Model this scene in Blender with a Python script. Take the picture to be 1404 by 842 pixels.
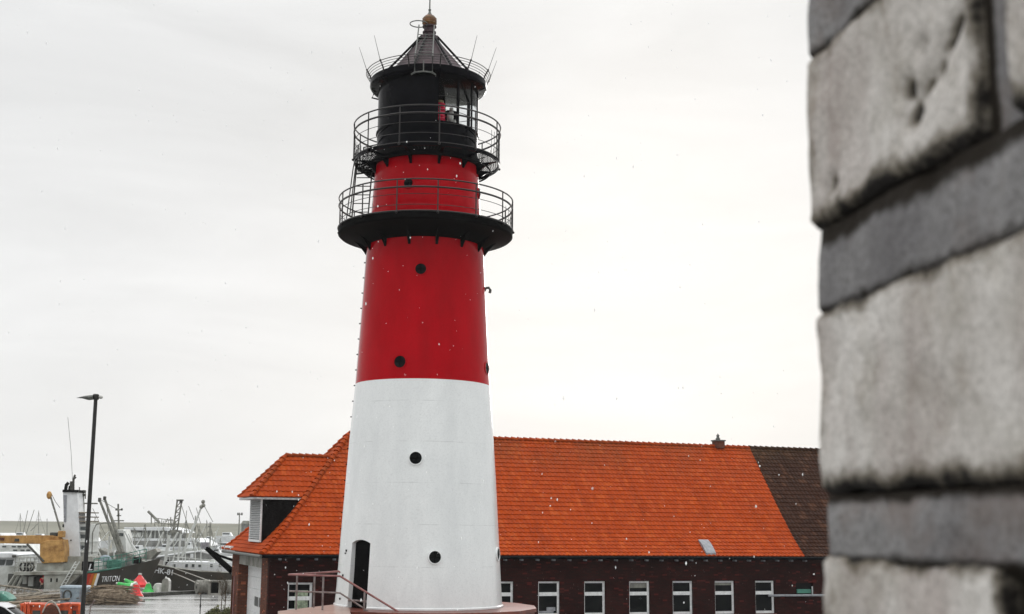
import bpy, bmesh, math, random
import numpy as np
from mathutils import Matrix, Vector
from math import sin, cos, pi, radians, sqrt, asin, atan

random.seed(7)
sc = bpy.context.scene
for o in list(bpy.data.objects): bpy.data.objects.remove(o)
COL = sc.collection

# ------------------------------------------------------------------ camera
F, PX, PY, TH, RHO, EYE = 1760.0, 650.0, 421.0, atan((722 - 421) / 1760.0), 0.012, 5.6
fwd = np.array([0, cos(TH), sin(TH)]); up0 = np.array([0, -sin(TH), cos(TH)]); X0 = np.array([1.0, 0, 0])
rgt = X0 * cos(RHO) + up0 * sin(RHO); upv = up0 * cos(RHO) - X0 * sin(RHO)
EYEP = np.array([0, 0, EYE])
cam = bpy.data.cameras.new('camera'); camo = bpy.data.objects.new('camera', cam); COL.objects.link(camo)
m = Matrix.Identity(4)
for i in range(3):
    m[i][0] = rgt[i]; m[i][1] = upv[i]; m[i][2] = -fwd[i]; m[i][3] = EYEP[i]
camo.matrix_world = m
cam.sensor_width = 36; cam.lens = F / 1404 * 36; cam.shift_x = (702 - PX) / 1404
cam.clip_start = 0.05; cam.clip_end = 6000
cam.dof.use_dof = True; cam.dof.focus_distance = 46; cam.dof.aperture_fstop = 5.2
sc.camera = camo

def at(x, y, Y):
    """point at depth Y seen at photo pixel (x, y)"""
    d = fwd + rgt * (x - PX) / F + upv * (PY - y) / F
    return EYEP + d * (Y / d[1])
def atz(x, y, z):
    d = fwd + rgt * (x - PX) / F + upv * (PY - y) / F
    return EYEP + d * ((z - EYE) / d[2])

# ------------------------------------------------------------------ sky and sun
SUN_AZ, SUN_EL = radians(8.2), radians(14.0)
w = bpy.data.worlds.new('World'); sc.world = w; w.use_nodes = True
nt = w.node_tree; N = nt.nodes; L = nt.links
bg = N['Background']; bg.inputs['Strength'].default_value = 0.1
sky = N.new('ShaderNodeTexSky'); sky.sky_type = 'NISHITA'; sky.sun_disc = False
sky.sun_elevation = SUN_EL; sky.sun_rotation = SUN_AZ; sky.dust_density = 4
tc = N.new('ShaderNodeTexCoord')
sep = N.new('ShaderNodeSeparateXYZ'); L.new(tc.outputs['Generated'], sep.inputs[0])
ramp = N.new('ShaderNodeValToRGB'); L.new(sep.outputs['Z'], ramp.inputs[0])
cr = ramp.color_ramp; cr.interpolation = 'EASE'
cr.elements[0].position = 0.0; cr.elements[0].color = (.384, .387, .386, 1)
cr.elements[1].position = 1.0; cr.elements[1].color = (1, 1, 1, 1)
for p, c in ((.16, .372), (.36, .348), (.52, .46), (.75, .80)):
    e = cr.elements.new(p); e.color = (c * .992, c * 1.0, c * 1.002, 1)
mul = N.new('ShaderNodeVectorMath'); mul.operation = 'SCALE'; mul.inputs['Scale'].default_value = 23.9
L.new(ramp.outputs[0], mul.inputs[0])
# cloud veil
mp = N.new('ShaderNodeMapping'); mp.inputs['Scale'].default_value = (2.2, 2.2, 9)
L.new(tc.outputs['Generated'], mp.inputs[0])
nz = N.new('ShaderNodeTexNoise'); nz.inputs['Scale'].default_value = 1.6; nz.inputs['Detail'].default_value = 6
nz.inputs['Roughness'].default_value = .55; nz.inputs['Distortion'].default_value = .6
L.new(mp.outputs[0], nz.inputs[0])
mr = N.new('ShaderNodeMapRange'); mr.inputs[1].default_value = .3; mr.inputs[2].default_value = .7
mr.inputs[3].default_value = .915; mr.inputs[4].default_value = 1.045; L.new(nz.outputs[0], mr.inputs[0])
mul2 = N.new('ShaderNodeVectorMath'); mul2.operation = 'SCALE'
L.new(mul.outputs[0], mul2.inputs[0]); L.new(mr.outputs[0], mul2.inputs['Scale'])
# the sun's glow behind the cloud
sd = (sin(SUN_AZ) * cos(SUN_EL), cos(SUN_AZ) * cos(SUN_EL), sin(SUN_EL))
dt = N.new('ShaderNodeVectorMath'); dt.operation = 'DOT_PRODUCT'; dt.inputs[1].default_value = sd
L.new(tc.outputs['Generated'], dt.inputs[0])
g = N.new('ShaderNodeMapRange'); g.interpolation_type = 'SMOOTHERSTEP'
g.inputs[1].default_value = cos(radians(13)); g.inputs[2].default_value = 1.0
g.inputs[3].default_value = 1.0; g.inputs[4].default_value = 1.07
L.new(dt.outputs['Value'], g.inputs[0])
mul3 = N.new('ShaderNodeVectorMath'); mul3.operation = 'SCALE'
L.new(mul2.outputs[0], mul3.inputs[0]); L.new(g.outputs[0], mul3.inputs['Scale'])
mx = N.new('ShaderNodeMix'); mx.data_type = 'RGBA'; mx.inputs[0].default_value = .98
L.new(sky.outputs[0], mx.inputs[6]); L.new(mul3.outputs[0], mx.inputs[7]); L.new(mx.outputs[2], bg.inputs['Color'])

sun = bpy.data.lights.new('sun', 'SUN'); sun.energy = 0.7; sun.angle = radians(18); sun.color = (1, .98, .95)
suno = bpy.data.objects.new('sun', sun); COL.objects.link(suno)
suno.rotation_euler = Vector((-sd[0], -sd[1], -sd[2])).to_track_quat('-Z', 'Y').to_euler()
vs = sc.view_settings; vs.view_transform = 'Standard'; vs.look = 'None'; vs.gamma = 1; vs.exposure = 0.0; vs.use_curve_mapping = False

# ------------------------------------------------------------------ materials
MATS = {}
def mat(name, col, rough=.6, spec=.4, var=.15, scale=3.0, metal=0.0, bump=0.0, bscale=20, col2=None, coat=0):
    if name in MATS: return MATS[name]
    M = bpy.data.materials.new(name); M.use_nodes = True; MATS[name] = M
    t = M.node_tree; b = t.nodes['Principled BSDF']
    b.inputs['Roughness'].default_value = rough; b.inputs['Metallic'].default_value = metal
    b.inputs['Specular IOR Level'].default_value = spec
    b.inputs['Coat Weight'].default_value = coat; b.inputs['Coat IOR'].default_value = 1.14 if col[0] < .02 else 1.5
    tcn = t.nodes.new('ShaderNodeTexCoord')
    n = t.nodes.new('ShaderNodeTexNoise'); n.inputs['Scale'].default_value = scale; n.inputs['Detail'].default_value = 5
    n.inputs['Roughness'].default_value = .65
    t.links.new(tcn.outputs['Object'], n.inputs[0])
    r = t.nodes.new('ShaderNodeValToRGB'); t.links.new(n.outputs[0], r.inputs[0])
    c2 = col2 or tuple(c * (1 - var * 1.6) for c in col)
    r.color_ramp.elements[0].position = .32; r.color_ramp.elements[0].color = (*c2, 1)
    r.color_ramp.elements[1].position = .66; r.color_ramp.elements[1].color = (*[min(1, c * (1 + var)) for c in col], 1)
    t.links.new(r.outputs[0], b.inputs['Base Color'])
    if bump:
        n2 = t.nodes.new('ShaderNodeTexNoise'); n2.inputs['Scale'].default_value = bscale; n2.inputs['Detail'].default_value = 4
        t.links.new(tcn.outputs['Object'], n2.inputs[0])
        bp = t.nodes.new('ShaderNodeBump'); bp.inputs['Strength'].default_value = bump; bp.inputs['Distance'].default_value = .03
        t.links.new(n2.outputs[0], bp.inputs['Height']); t.links.new(bp.outputs[0], b.inputs['Normal'])
    return M
class NB:
    """tiny node builder for the special materials"""
    def __init__(s, name, rough=.5, spec=.4):
        s.M = bpy.data.materials.new(name); s.M.use_nodes = True; MATS[name] = s.M
        s.t = s.M.node_tree; s.b = s.t.nodes['Principled BSDF']
        s.b.inputs['Roughness'].default_value = rough; s.b.inputs['Specular IOR Level'].default_value = spec
        s.tc = s.t.nodes.new('ShaderNodeTexCoord')
    def node(s, kind, ins=None, **kw):
        n = s.t.nodes.new('ShaderNode' + kind)
        for k, v in kw.items(): setattr(n, k, v)
        for k, v in (ins or {}).items():
            if isinstance(v, bpy.types.NodeSocket): s.t.links.new(v, n.inputs[k])
            else: n.inputs[k].default_value = v
        return n
    def noise(s, vec, scale, detail=4, rough=.6, dist=0):
        return s.node('TexNoise', {0: vec, 'Scale': scale, 'Detail': detail, 'Roughness': rough, 'Distortion': dist}).outputs[0]
    def rng(s, v, a, b, c=0, d=1):
        return s.node('MapRange', {0: v, 1: a, 2: b, 3: c, 4: d}).outputs[0]
    def mix(s, f, a, b, blend='MIX'):
        n = s.node('Mix', data_type='RGBA', blend_type=blend)
        for i, v in ((0, f), (6, a), (7, b)):
            if isinstance(v, bpy.types.NodeSocket): s.t.links.new(v, n.inputs[i])
            elif i == 0: n.inputs[i].default_value = v
            else: n.inputs[i].default_value = (*v, 1)
        return n.outputs[2]
    def math(s, op, a, b=0):
        return s.node('Math', {0: a, 1: b}, operation=op).outputs[0]
    def map(s, vec, sc_): return s.node('Mapping', {0: vec, 'Scale': sc_}).outputs[0]
    def set(s, k, v): s.t.links.new(v, s.b.inputs[k])
    def bump(s, h, strength=.3, dist=.02):
        s.set('Normal', s.node('Bump', {'Height': h, 'Strength': strength, 'Distance': dist}).outputs[0])

def tower_paint(name, col, dark, chip, seam):
    k = NB(name, .3, .5 if seam else .0); k.b.inputs['Coat Weight'].default_value = 0 if seam else 1; k.b.inputs['Coat IOR'].default_value = 1.16; k.b.inputs['Coat Roughness'].default_value = .05; o = k.tc.outputs['Object']
    n1 = k.noise(k.map(o, (1, 1, .35)), 1.3, 6)
    c = k.mix(k.rng(n1, .35, .7), dark, col)
    st = k.noise(k.map(o, (9, 9, .25)), 1.5, 4)                     # rain streaks
    c = k.mix(k.math('MULTIPLY', k.rng(st, .5, .8), .15), c, dark)
    spk = k.noise(o, 60, 2)
    c = k.mix(k.math('MULTIPLY', k.rng(spk, .62, .7), .35), c, dark)
    c = k.mix(k.math('MULTIPLY', k.rng(k.noise(o, 17, 5, .75), .48, .68), .22), c, tuple(x * .55 for x in dark))
    ch = k.noise(o, 5.5, 3, .75)
    c = k.mix(k.rng(ch, .745, .765), c, chip)
    if seam:
        z = k.node('SeparateXYZ', {0: o}).outputs[2]
        fr = k.math('PINGPONG', z, .68)
        brk = k.rng(k.noise(o, 1.1, 3), .45, .6)
        c = k.mix(k.math('MULTIPLY', k.math('MULTIPLY', k.rng(fr, .018, .006), brk), .28), c, (.22, .23, .23))
    k.set('Base Color', c)
    k.set('Roughness', k.rng(k.noise(o, 3, 5), .3, .7, .13, .28))
    k.bump(k.math('ADD', k.noise(o, 2.5, 3), k.math('MULTIPLY', k.noise(o, 40, 3), .08)), .18, .03)
    return k.M
tower_paint('white_paint', (.79, .81, .805), (.69, .71, .71), (.30, .31, .30), True)
tower_paint('red_paint', (.43, .001, .007), (.32, .001, .005), (.62, .40, .38), False)

def brick_mat(name, c1, c2, mortar, dark):
    k = NB(name, .75, .04); o = k.tc.outputs['Object']
    s = k.node('SeparateXYZ', {0: o})
    v = k.node('CombineXYZ', {0: k.math('ADD', s.outputs[0], s.outputs[1]), 1: s.outputs[2]}).outputs[0]
    b = k.node('TexBrick', {0: v, 'Scale': 1.0, 'Mortar Size': .010, 'Brick Width': .25, 'Row Height': .075, 'Bias': 0.0}, offset=.5)
    b.inputs['Color1'].default_value = (*c1, 1); b.inputs['Color2'].default_value = (*c2, 1); b.inputs['Mortar'].default_value = (*mortar, 1)
    c = k.mix(k.rng(k.noise(o, .7, 5), .4, .65), b.outputs[0], dark, 'MIX')
    c = k.mix(.55, b.outputs[0], c)
    wn = k.node('TexWhiteNoise', {0: k.node('VectorMath', {0: k.map(v, (4, 13.33, 1))}, operation='FLOOR').outputs[0]})
    c = k.mix(k.rng(wn.outputs[0], .93, .97), c, tuple(min(1, x * 2.0) for x in c1))
    c = k.mix(k.rng(k.noise(o, 7, 4), .66, .74), c, (.16, .12, .11))
    k.set('Base Color', c); k.bump(b.outputs['Fac'], -.4, .01)
    return k.M
brick_mat('dark_brick', (.040, .0075, .0065), (.020, .0055, .005), (.022, .015, .013), (.012, .004, .004))
brick_mat('red_brick', (.17, .052, .028), (.10, .032, .02), (.10, .08, .065), (.06, .022, .015))

def tile_mat(name, ca, cb, cc, moss):
    k = NB(name, .42, (.06 if moss < .5 else .03)); uv = k.tc.outputs['UV']; o = k.tc.outputs['Object']
    fl = k.node('VectorMath', {0: k.map(uv, (4, 3.333, 1))}, operation='FLOOR').outputs[0]
    wn = k.node('TexWhiteNoise', {0: fl}, noise_dimensions='2D').outputs[0]
    c = k.mix(wn, ca, cb)
    c = k.mix(k.rng(wn, .86, .9), c, cc)
    c = k.mix(k.math('MULTIPLY', k.rng(k.noise(o, .5, 6, .7), .42, .68), .55), c, cb)
    c = k.mix(k.math('MULTIPLY', k.rng(k.noise(o, 6, 6, .75), .52, .74), moss), c, (.06, .035, .02))
    c = k.mix(k.rng(k.noise(k.map(uv, (1.3, .16, 1)), 1.0, 5, .65), .50, .75, 0, .5), c, tuple(x * .6 for x in cb))
    v_ = k.node('SeparateXYZ', {0: uv}).outputs[1]
    c = k.mix(k.math('MULTIPLY', k.rng(v_, 5.5, 8.4, 0, .5), k.rng(k.noise(uv, .35, 5), .35, .65)), c, (.16, .055, .018) if moss < .5 else (.07, .045, .02))
    k.set('Base Color', c)
    k.set('Roughness', k.rng(k.noise(o, 2, 4), .3, .7, .32, .6))
    k.bump(k.noise(o, 30, 3), .25, .01)
    return k.M
tile_mat('orange_tile', (.385, .056, .007), (.31, .042, .006), (.41, .070, .011), .55)
tile_mat('brown_tile', (.044, .017, .009), (.026, .010, .006), (.075, .032, .017), .6)

mat('black_paint', (.0025, .0025, .004), .4, .0, .3, 4, coat=.8)
mat('black_matt', (.003, .003, .003), .6, .02, .3, 5)
mat('rail_steel', (.018, .015, .014), .38, .3, .35, 6, col2=(.009, .007, .007))
mat('roof_copper', (.055, .033, .038), .5, .2, .35, 2.5, col2=(.025, .016, .02))
mat('gold_ball', (.13, .055, .016), .45, .4, .4, 6, metal=.3, col2=(.04, .018, .008))
mat('red_lens', (.75, .01, .06), .2, .6, .25, 9)
mat('brass', (.22, .15, .07), .4, .5, .3, 9, metal=.5)
mat('terracotta', (.13, .036, .024), .36, .3, .4, 2.2, bump=.3, bscale=8, col2=(.085, .024, .018))
mat('pale_concrete', (.28, .20, .17), .34, .45, .25, 2, bump=.3, bscale=12, col2=(.28, .17, .13))
mat('white_frame', (.70, .71, .71), .4, .4, .12, 8)
mat('galvanised', (.20, .18, .175), .42, .45, .35, 6, metal=.3, col2=(.12, .07, .06))
mat('rust_rail', (.22, .10, .09), .45, .4, .35, 3, col2=(.16, .05, .05))
mat('lead', (.26, .27, .29), .5, .4, .2, 6)
mat('grey_louvre', (.46, .47, .47), .55, .3, .2, 9)
mat('slate_black', (.006, .0055, .0055), .6, .04, .5, 9, bump=.5, bscale=14)
mat('curtain_green', (.30, .36, .26), .9, .1, .4, 5)
mat('lamp_black', (.012, .012, .011), .38, .4, .3, 8, bump=.1)
mat('lamp_grey', (.10, .105, .095), .5, .4, .3, 12)
mat('hull_black', (.034, .033, .029), .6, .2, .5, .7, col2=(.055, .045, .034))
mat('ship_grey', (.30, .31, .28), .6, .3, .3, .9, col2=(.16, .15, .12))
mat('ship_white', (.58, .60, .58), .55, .3, .18, .9, col2=(.42, .43, .40))
mat('ship_white_clean', (.68, .70, .71), .5, .3, .12, .7)
mat('ship_glass', (.05, .06, .06), .3, .5, .4, 1)
mat('ship_band', (.21, .215, .205), .6, .3, .3, 1)  # lightened: far-off haze is put into this colour
mat('ship_green', (.06, .20, .15), .55, .3, .3, 1.4)
mat('ship_stripe_orange', (.55, .10, .02), .55, .3, .2, 2)
mat('ship_stripe_red', (.42, .03, .015), .55, .3, .2, 2)
mat('ship_stripe_yellow', (.50, .26, .04), .55, .3, .2, 2)
mat('crane_yellow', (.43, .25, .08), .55, .3, .3, 1.6, col2=(.25, .12, .03))
mat('steel_dark', (.06, .06, .052), .6, .3, .4, 2)
mat('steel_mid', (.20, .20, .175), .6, .3, .35, 2)
mat('wood_weathered', (.20, .16, .115), .8, .15, .5, 3, bump=.5, bscale=20, col2=(.06, .045, .032))
mat('wood_grey', (.25, .225, .185), .8, .2, .4, 3, bump=.4, bscale=15, col2=(.09, .08, .062))
mat('buoy_red', (.62, .02, .02), .4, .4, .25, 2)
mat('buoy_green', (.03, .42, .07), .4, .4, .25, 2)
mat('buoy_white', (.55, .55, .52), .5, .3, .3, 2)
mat('plastic_blue', (.27, .33, .37), .5, .35, .25, 2)
mat('machine_orange', (.62, .095, .015), .45, .4, .25, 2.2, col2=(.30, .03, .008))
mat('concrete', (.26, .255, .23), .75, .3, .35, 1.2, bump=.4, bscale=8, col2=(.12, .118, .10))
mat('rubber', (.018, .018, .017), .7, .25, .4, 4)
mat('rope', (.38, .37, .33), .9, .1, .2, 6)
mat('twig', (.07, .052, .035), .85, .1, .3, 6)
mat('leaf_olive', (.10, .105, .035), .65, .25, .4, 5, col2=(.045, .05, .018))
mat('car_white', (.62, .63, .64), .25, .5, .05, 1, coat=.5)
mat('red_cloth', (.45, .015, .03), .8, .2, .3, 3)
mat('skin', (.45, .27, .19), .6, .3, .1, 6)
mat('snow_white', (.9, .91, .92), .8, .2, .02, 5)
def glass_mat():
    k = NB('lantern_glass', .03, .5); t = k.t
    k.b.inputs['Transmission Weight'].default_value = 1; k.b.inputs['IOR'].default_value = 1.08
    k.b.inputs['Base Color'].default_value = (.92, .95, .95, 1)
    n = k.noise(k.tc.outputs['Object'], 3); k.set('Roughness', k.rng(n, .4, .7, .0, .06))
    return k.M
glass_mat()
def pane_mat():
    k = NB('window_pane', .08, .05)
    n = k.noise(k.tc.outputs['Object'], .8, 3)
    k.set('Base Color', k.mix(k.rng(n, .4, .65), (.004, .005, .006), (.010, .011, .011)))
    return k.M
pane_mat()
def quay_mat():
    k = NB('wet_quay', .3, .5); o = k.tc.outputs['Object']
    st = k.noise(k.map(o, (.10, .55, 1)), 1.0, 6, .65, .5)
    f = k.rng(st, .38, .62)
    c = k.mix(f, (.20, .20, .195), (.40, .40, .39))
    c = k.mix(k.rng(k.noise(o, 3, 5), .4, .7), c, (.17, .17, .16))
    k.set('Base Color', c); k.set('Roughness', k.rng(f, 0, 1, .10, .34))
    k.bump(k.noise(o, 14, 4), .06, .02)
quay_mat()
def water_mat():
    k = NB('harbour_water', .12, .5); o = k.tc.outputs['Object']
    k.set('Base Color', k.mix(k.noise(o, .05), (.10, .105, .09), (.15, .15, .13)))
    k.bump(k.noise(k.map(o, (1, 2.2, 1)), .9, 5), .5, .25)
water_mat()
def dyke_mat():
    k = NB('dyke_grass', .9, .1); o = k.tc.outputs['Object']
    k.set('Base Color', k.mix(k.rng(k.noise(k.map(o, (.03, .2, .2)), 1, 6), .35, .65), (.17, .17, .14), (.25, .245, .205)))  # paled so the colour carries part of the distance haze
dyke_mat()
def stone_mat():
    k = NB('wall_stone', .85, .2); o = k.tc.outputs['Object']
    at_ = k.node('Attribute', attribute_name='stain_shade').outputs[2]
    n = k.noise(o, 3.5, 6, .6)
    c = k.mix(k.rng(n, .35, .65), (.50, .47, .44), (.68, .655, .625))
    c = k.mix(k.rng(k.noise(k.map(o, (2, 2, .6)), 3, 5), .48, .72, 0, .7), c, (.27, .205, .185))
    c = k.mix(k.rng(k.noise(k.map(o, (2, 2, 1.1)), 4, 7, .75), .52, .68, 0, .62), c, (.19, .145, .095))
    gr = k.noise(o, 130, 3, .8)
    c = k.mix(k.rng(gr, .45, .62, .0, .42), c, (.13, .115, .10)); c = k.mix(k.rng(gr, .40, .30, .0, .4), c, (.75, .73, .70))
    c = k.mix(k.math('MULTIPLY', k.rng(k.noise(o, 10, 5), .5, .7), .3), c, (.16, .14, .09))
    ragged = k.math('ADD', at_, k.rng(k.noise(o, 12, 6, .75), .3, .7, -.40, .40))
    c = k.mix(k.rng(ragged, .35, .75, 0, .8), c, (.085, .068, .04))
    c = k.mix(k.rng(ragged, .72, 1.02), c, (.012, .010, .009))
    k.set('Base Color', c)
    k.bump(k.math('ADD', k.noise(o, 9, 6, .7), k.math('MULTIPLY', k.noise(o, 60, 4), .3)), .6, .012)
stone_mat()
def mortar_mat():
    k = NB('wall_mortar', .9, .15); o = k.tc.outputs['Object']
    at_ = k.node('Attribute', attribute_name='stain_shade').outputs[2]
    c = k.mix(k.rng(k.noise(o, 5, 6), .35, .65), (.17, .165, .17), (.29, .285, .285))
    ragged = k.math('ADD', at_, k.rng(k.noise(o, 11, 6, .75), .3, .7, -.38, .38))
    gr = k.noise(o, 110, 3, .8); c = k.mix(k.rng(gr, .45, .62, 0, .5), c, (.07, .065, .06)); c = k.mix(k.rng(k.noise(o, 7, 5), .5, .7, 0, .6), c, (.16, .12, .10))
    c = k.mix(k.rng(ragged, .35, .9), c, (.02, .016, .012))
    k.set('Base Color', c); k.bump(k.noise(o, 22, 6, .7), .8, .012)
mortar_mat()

# ------------------------------------------------------------------ mesh builder
class MB:
    def __init__(s): s.v = []; s.f = []; s.uv = None; s.fm = []
    def add(s, vs, fs):
        o = len(s.v); s.v += [tuple(float(c) for c in p) for p in vs]; s.f += [tuple(i + o for i in f) for f in fs]; return s
    def box(s, c, d, rz=0, taper=1.0):
        vs = []
        for z in (-.5, .5):
            k = taper if z > 0 else 1
            for x, y in ((-.5, -.5), (.5, -.5), (.5, .5), (-.5, .5)):
                X, Y = x * d[0] * k, y * d[1] * k
                vs.append((c[0] + X * cos(rz) - Y * sin(rz), c[1] + X * sin(rz) + Y * cos(rz), c[2] + z * d[2]))
        return s.add(vs, [(3, 2, 1, 0), (4, 5, 6, 7), (0, 1, 5, 4), (1, 2, 6, 5), (2, 3, 7, 6), (3, 0, 4, 7)])
    def bb(s, a, b):
        return s.box([(a[i] + b[i]) / 2 for i in range(3)], [abs(b[i] - a[i]) for i in range(3)])
    def tube(s, pts, r, n=8, close=False, r2=None):
        pts = [Vector(tuple(float(c) for c in p)) for p in pts]; m = len(pts); vs = []; up = Vector((0, 0, 1))
        for i, p in enumerate(pts):
            if close: t = pts[(i + 1) % m] - pts[i - 1]
            else: t = pts[min(i + 1, m - 1)] - pts[max(i - 1, 0)]
            t.normalize(); a = t.cross(up if abs(t.z) < .95 else Vector((0, 1, 0))).normalized(); b = t.cross(a)
            rr = r if r2 is None else r + (r2 - r) * i / max(1, m - 1)
            for k in range(n):
                q = 2 * pi * k / n; vs.append(p + a * (rr * cos(q)) + b * (rr * sin(q)))
        fs = []
        for i in range(m if close else m - 1):
            j = (i + 1) % m
            for k in range(n): fs.append((i * n + k, i * n + (k + 1) % n, j * n + (k + 1) % n, j * n + k))
        if not close: fs += [tuple(range(n))[::-1], tuple((m - 1) * n + k for k in range(n))]
        return s.add(vs, fs)
    def ring(s, R, z, r, n=72, a0=0, a1=2 * pi, k=6):
        full = abs(a1 - a0 - 2 * pi) < 1e-6
        cnt = n if full else n + 1
        return s.tube([(R * sin(a0 + (a1 - a0) * i / n), -R * cos(a0 + (a1 - a0) * i / n), z) for i in range(cnt)], r, k, full)
    def lathe(s, prof, n=64, a0=0, a1=2 * pi, closed=False):
        full = abs(a1 - a0 - 2 * pi) < 1e-6; cnt = n if full else n + 1; m = len(prof); vs = []
        for i in range(cnt):
            a = a0 + (a1 - a0) * i / n
            for R, z in prof: vs.append((R * sin(a), -R * cos(a), z))
        fs = []
        for i in range(n):
            j = (i + 1) % cnt
            for k in range(m if closed else m - 1):
                q = (k + 1) % m; fs.append((i * m + k, j * m + k, j * m + q, i * m + q))
        if closed and not full: fs += [tuple(range(m)), tuple((cnt - 1) * m + k for k in range(m))[::-1]]
        return s.add(vs, fs)
    def cyl(s, p, q, r, n=16, r2=None): return s.tube([p, q], r, n, r2=r2)
    def sphere(s, c, r, n=16, m=10, sq=(1, 1, 1)):
        vs = [(c[0], c[1], c[2] - r * sq[2])]; fs = []
        for i in range(1, m):
            q = -pi / 2 + pi * i / m
            for k in range(n): vs.append((c[0] + r * sq[0] * cos(q) * cos(2 * pi * k / n), c[1] + r * sq[1] * cos(q) * sin(2 * pi * k / n), c[2] + r * sq[2] * sin(q)))
        vs.append((c[0], c[1], c[2] + r * sq[2])); t = len(vs) - 1
        for k in range(n): fs.append((0, 1 + (k + 1) % n, 1 + k)); fs.append((t, 1 + (m - 2) * n + k, 1 + (m - 2) * n + (k + 1) % n))
        for i in range(m - 2):
            for k in range(n): a = 1 + i * n + k; b = 1 + i * n + (k + 1) % n; fs.append((a, b, b + n, a + n))
        return s.add(vs, fs)
    def prism(s, poly, a, b, ax=1):
        """polygon in the two other axes, extruded along ax from a to b"""
        def P(p, t): q = list(p); q.insert(ax, t); return q
        n = len(poly)
        return s.add([P(p, a) for p in poly] + [P(p, b) for p in poly],
                     [tuple(range(n)), tuple(range(2 * n - 1, n - 1, -1))] + [(i + n, (i + 1) % n + n, (i + 1) % n, i) for i in range(n)])
    def build(s, name, material, parent=None, smooth=35, bevel=0):
        me = bpy.data.meshes.new(name); me.from_pydata(s.v, [], s.f)
        bm = bmesh.new(); bm.from_mesh(me); bmesh.ops.recalc_face_normals(bm, faces=bm.faces)
        if bevel: bmesh.ops.bevel(bm, geom=bm.edges[:], offset=bevel, segments=2, affect='EDGES', profile=.6)
        bm.to_mesh(me); bm.free()
        if s.uv is not None:
            u = me.uv_layers.new(name='UVMap')
            for lp in me.loops: u.data[lp.index].uv = s.uv[lp.vertex_index]
        me.materials.append(MATS[material])
        if smooth:
            me.shade_smooth(); me.set_sharp_from_angle(angle=radians(smooth))
        o = bpy.data.objects.new(name, me); COL.objects.link(o)
        if parent: o.parent = parent
        return o
def tag(o, label=None, cat=None, group=None, kind=None):
    if label: o['label'] = label
    if cat: o['category'] = cat
    if group: o['group'] = group
    if kind: o['kind'] = kind
    return o
def empty(name, loc, rz, label, cat, group=None):
    o = bpy.data.objects.new(name, None); COL.objects.link(o); o.location = [float(c) for c in loc]; o.rotation_euler = (0, 0, rz)
    o.empty_display_size = .3
    return tag(o, label, cat, group)
def children(o): return [c for c in bpy.data.objects if c.parent == o]
def copy_tree(o, parent=None):
    c = o.copy(); COL.objects.link(c)
    if parent: c.parent = parent
    for ch in children(o): copy_tree(ch, c)
    return c
def text_part(body, size, material, parent, origin, xdir, updir, shear=0, name='lettering', th=.02, bold=.012):
    cu = bpy.data.curves.new(name, 'FONT'); cu.body = body; cu.size = size; cu.shear = shear; cu.extrude = th; cu.offset = size * bold
    cu.align_x = 'LEFT'
    to = bpy.data.objects.new(name, cu); COL.objects.link(to)
    bpy.context.view_layer.update()
    me = bpy.data.meshes.new_from_object(to.evaluated_get(bpy.context.evaluated_depsgraph_get()))
    bpy.data.objects.remove(to)
    me.materials.clear(); me.materials.append(MATS[material])
    o = bpy.data.objects.new(name, me); COL.objects.link(o)
    xd = Vector(xdir).normalized(); ud = Vector(updir).normalized(); zd = xd.cross(ud).normalized(); ud = zd.cross(xd)
    mm = Matrix.Identity(4)
    for i in range(3): mm[i][0] = xd[i]; mm[i][1] = ud[i]; mm[i][2] = zd[i]; mm[i][3] = float(origin[i])
    if parent: o.parent = parent
    o.matrix_local = mm if parent else mm
    return o

#STRUCT
# ------------------------------------------------------------------ setting
b = MB(); b.box((0, 250, -4.05), (1600, 900, .1)); tag(b.build('seabed', 'harbour_water', smooth=0), kind='structure')
b = MB(); b.add([(-790, 90, -2.4), (790, 90, -2.4), (790, 440, -2.4), (-790, 440, -2.4)], [(0, 1, 2, 3)])
tag(b.build('water', 'harbour_water', smooth=0), kind='structure')
QY = 110.0
b = MB(); b.bb((-260, -60, -4), (300, QY, 0)); tag(b.build('quay', 'wet_quay', smooth=0), kind='structure')
b = MB(); b.prism([(410, -2.6), (436, 5.3), (442, 5.62), (448, 5.3), (500, -2.6)], -790, 790, 0)
tag(b.build('sea_dyke', 'dyke_grass', smooth=0), kind='structure')
b = MB(); b.bb((-4, -6, 0.002), (.45, 1.0, 4.0)); tag(b.build('terrace', 'concrete', smooth=0), kind='structure')
kz = atz(175, 817, .12); kz2 = atz(285, 811, .12)
b = MB()
for i in range(14):
    p = kz + (kz2 - kz) * (i / 14.0 - .3) * 1.3; q = kz + (kz2 - kz) * ((i + .96) / 14.0 - .3) * 1.3
    ang = math.atan2(q[1] - p[1], q[0] - p[0]); c = (p + q) / 2
    b.box((c[0], c[1], .13), (np.linalg.norm(q - p), .5, .26), ang)
tag(b.build('quay_kerb', 'steel_dark', smooth=0, bevel=.02), kind='structure')

# ------------------------------------------------------------------ lighthouse
BX, BY, BZ = at(574, 830, 45.0)
LH = empty('lighthouse', (BX, BY, BZ), 0, 'tall red and white round lighthouse with black lantern room and two railed galleries', 'lighthouse')
Z = lambda z: z - BZ
def az(px, y, R):
    """bearing round the tower and height of the spot seen at a photo pixel"""
    a = 0
    for _ in range(8):
        p = at(px, y, BY - R * cos(a)); a = asin(max(-1, min(1, (p[0] - BX) / R)))
    return a, Z(at(px, y, BY - R * cos(a))[2])
PROF = [(2.92, 2.862), (3.6, 2.815), (5, 2.735), (7.12, 2.609), (8.9, 2.488), (10.58, 2.358), (12.9, 2.226), (15.19, 2.107), (16.03, 2.04)]
def Rz(z):
    z += BZ
    for (a, r), (c, d) in zip(PROF, PROF[1:]):
        if z <= c: return r + (d - r) * (z - a) / (c - a)
    return 2.0
zr = az(580, 519, 2.36)[1]
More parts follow.
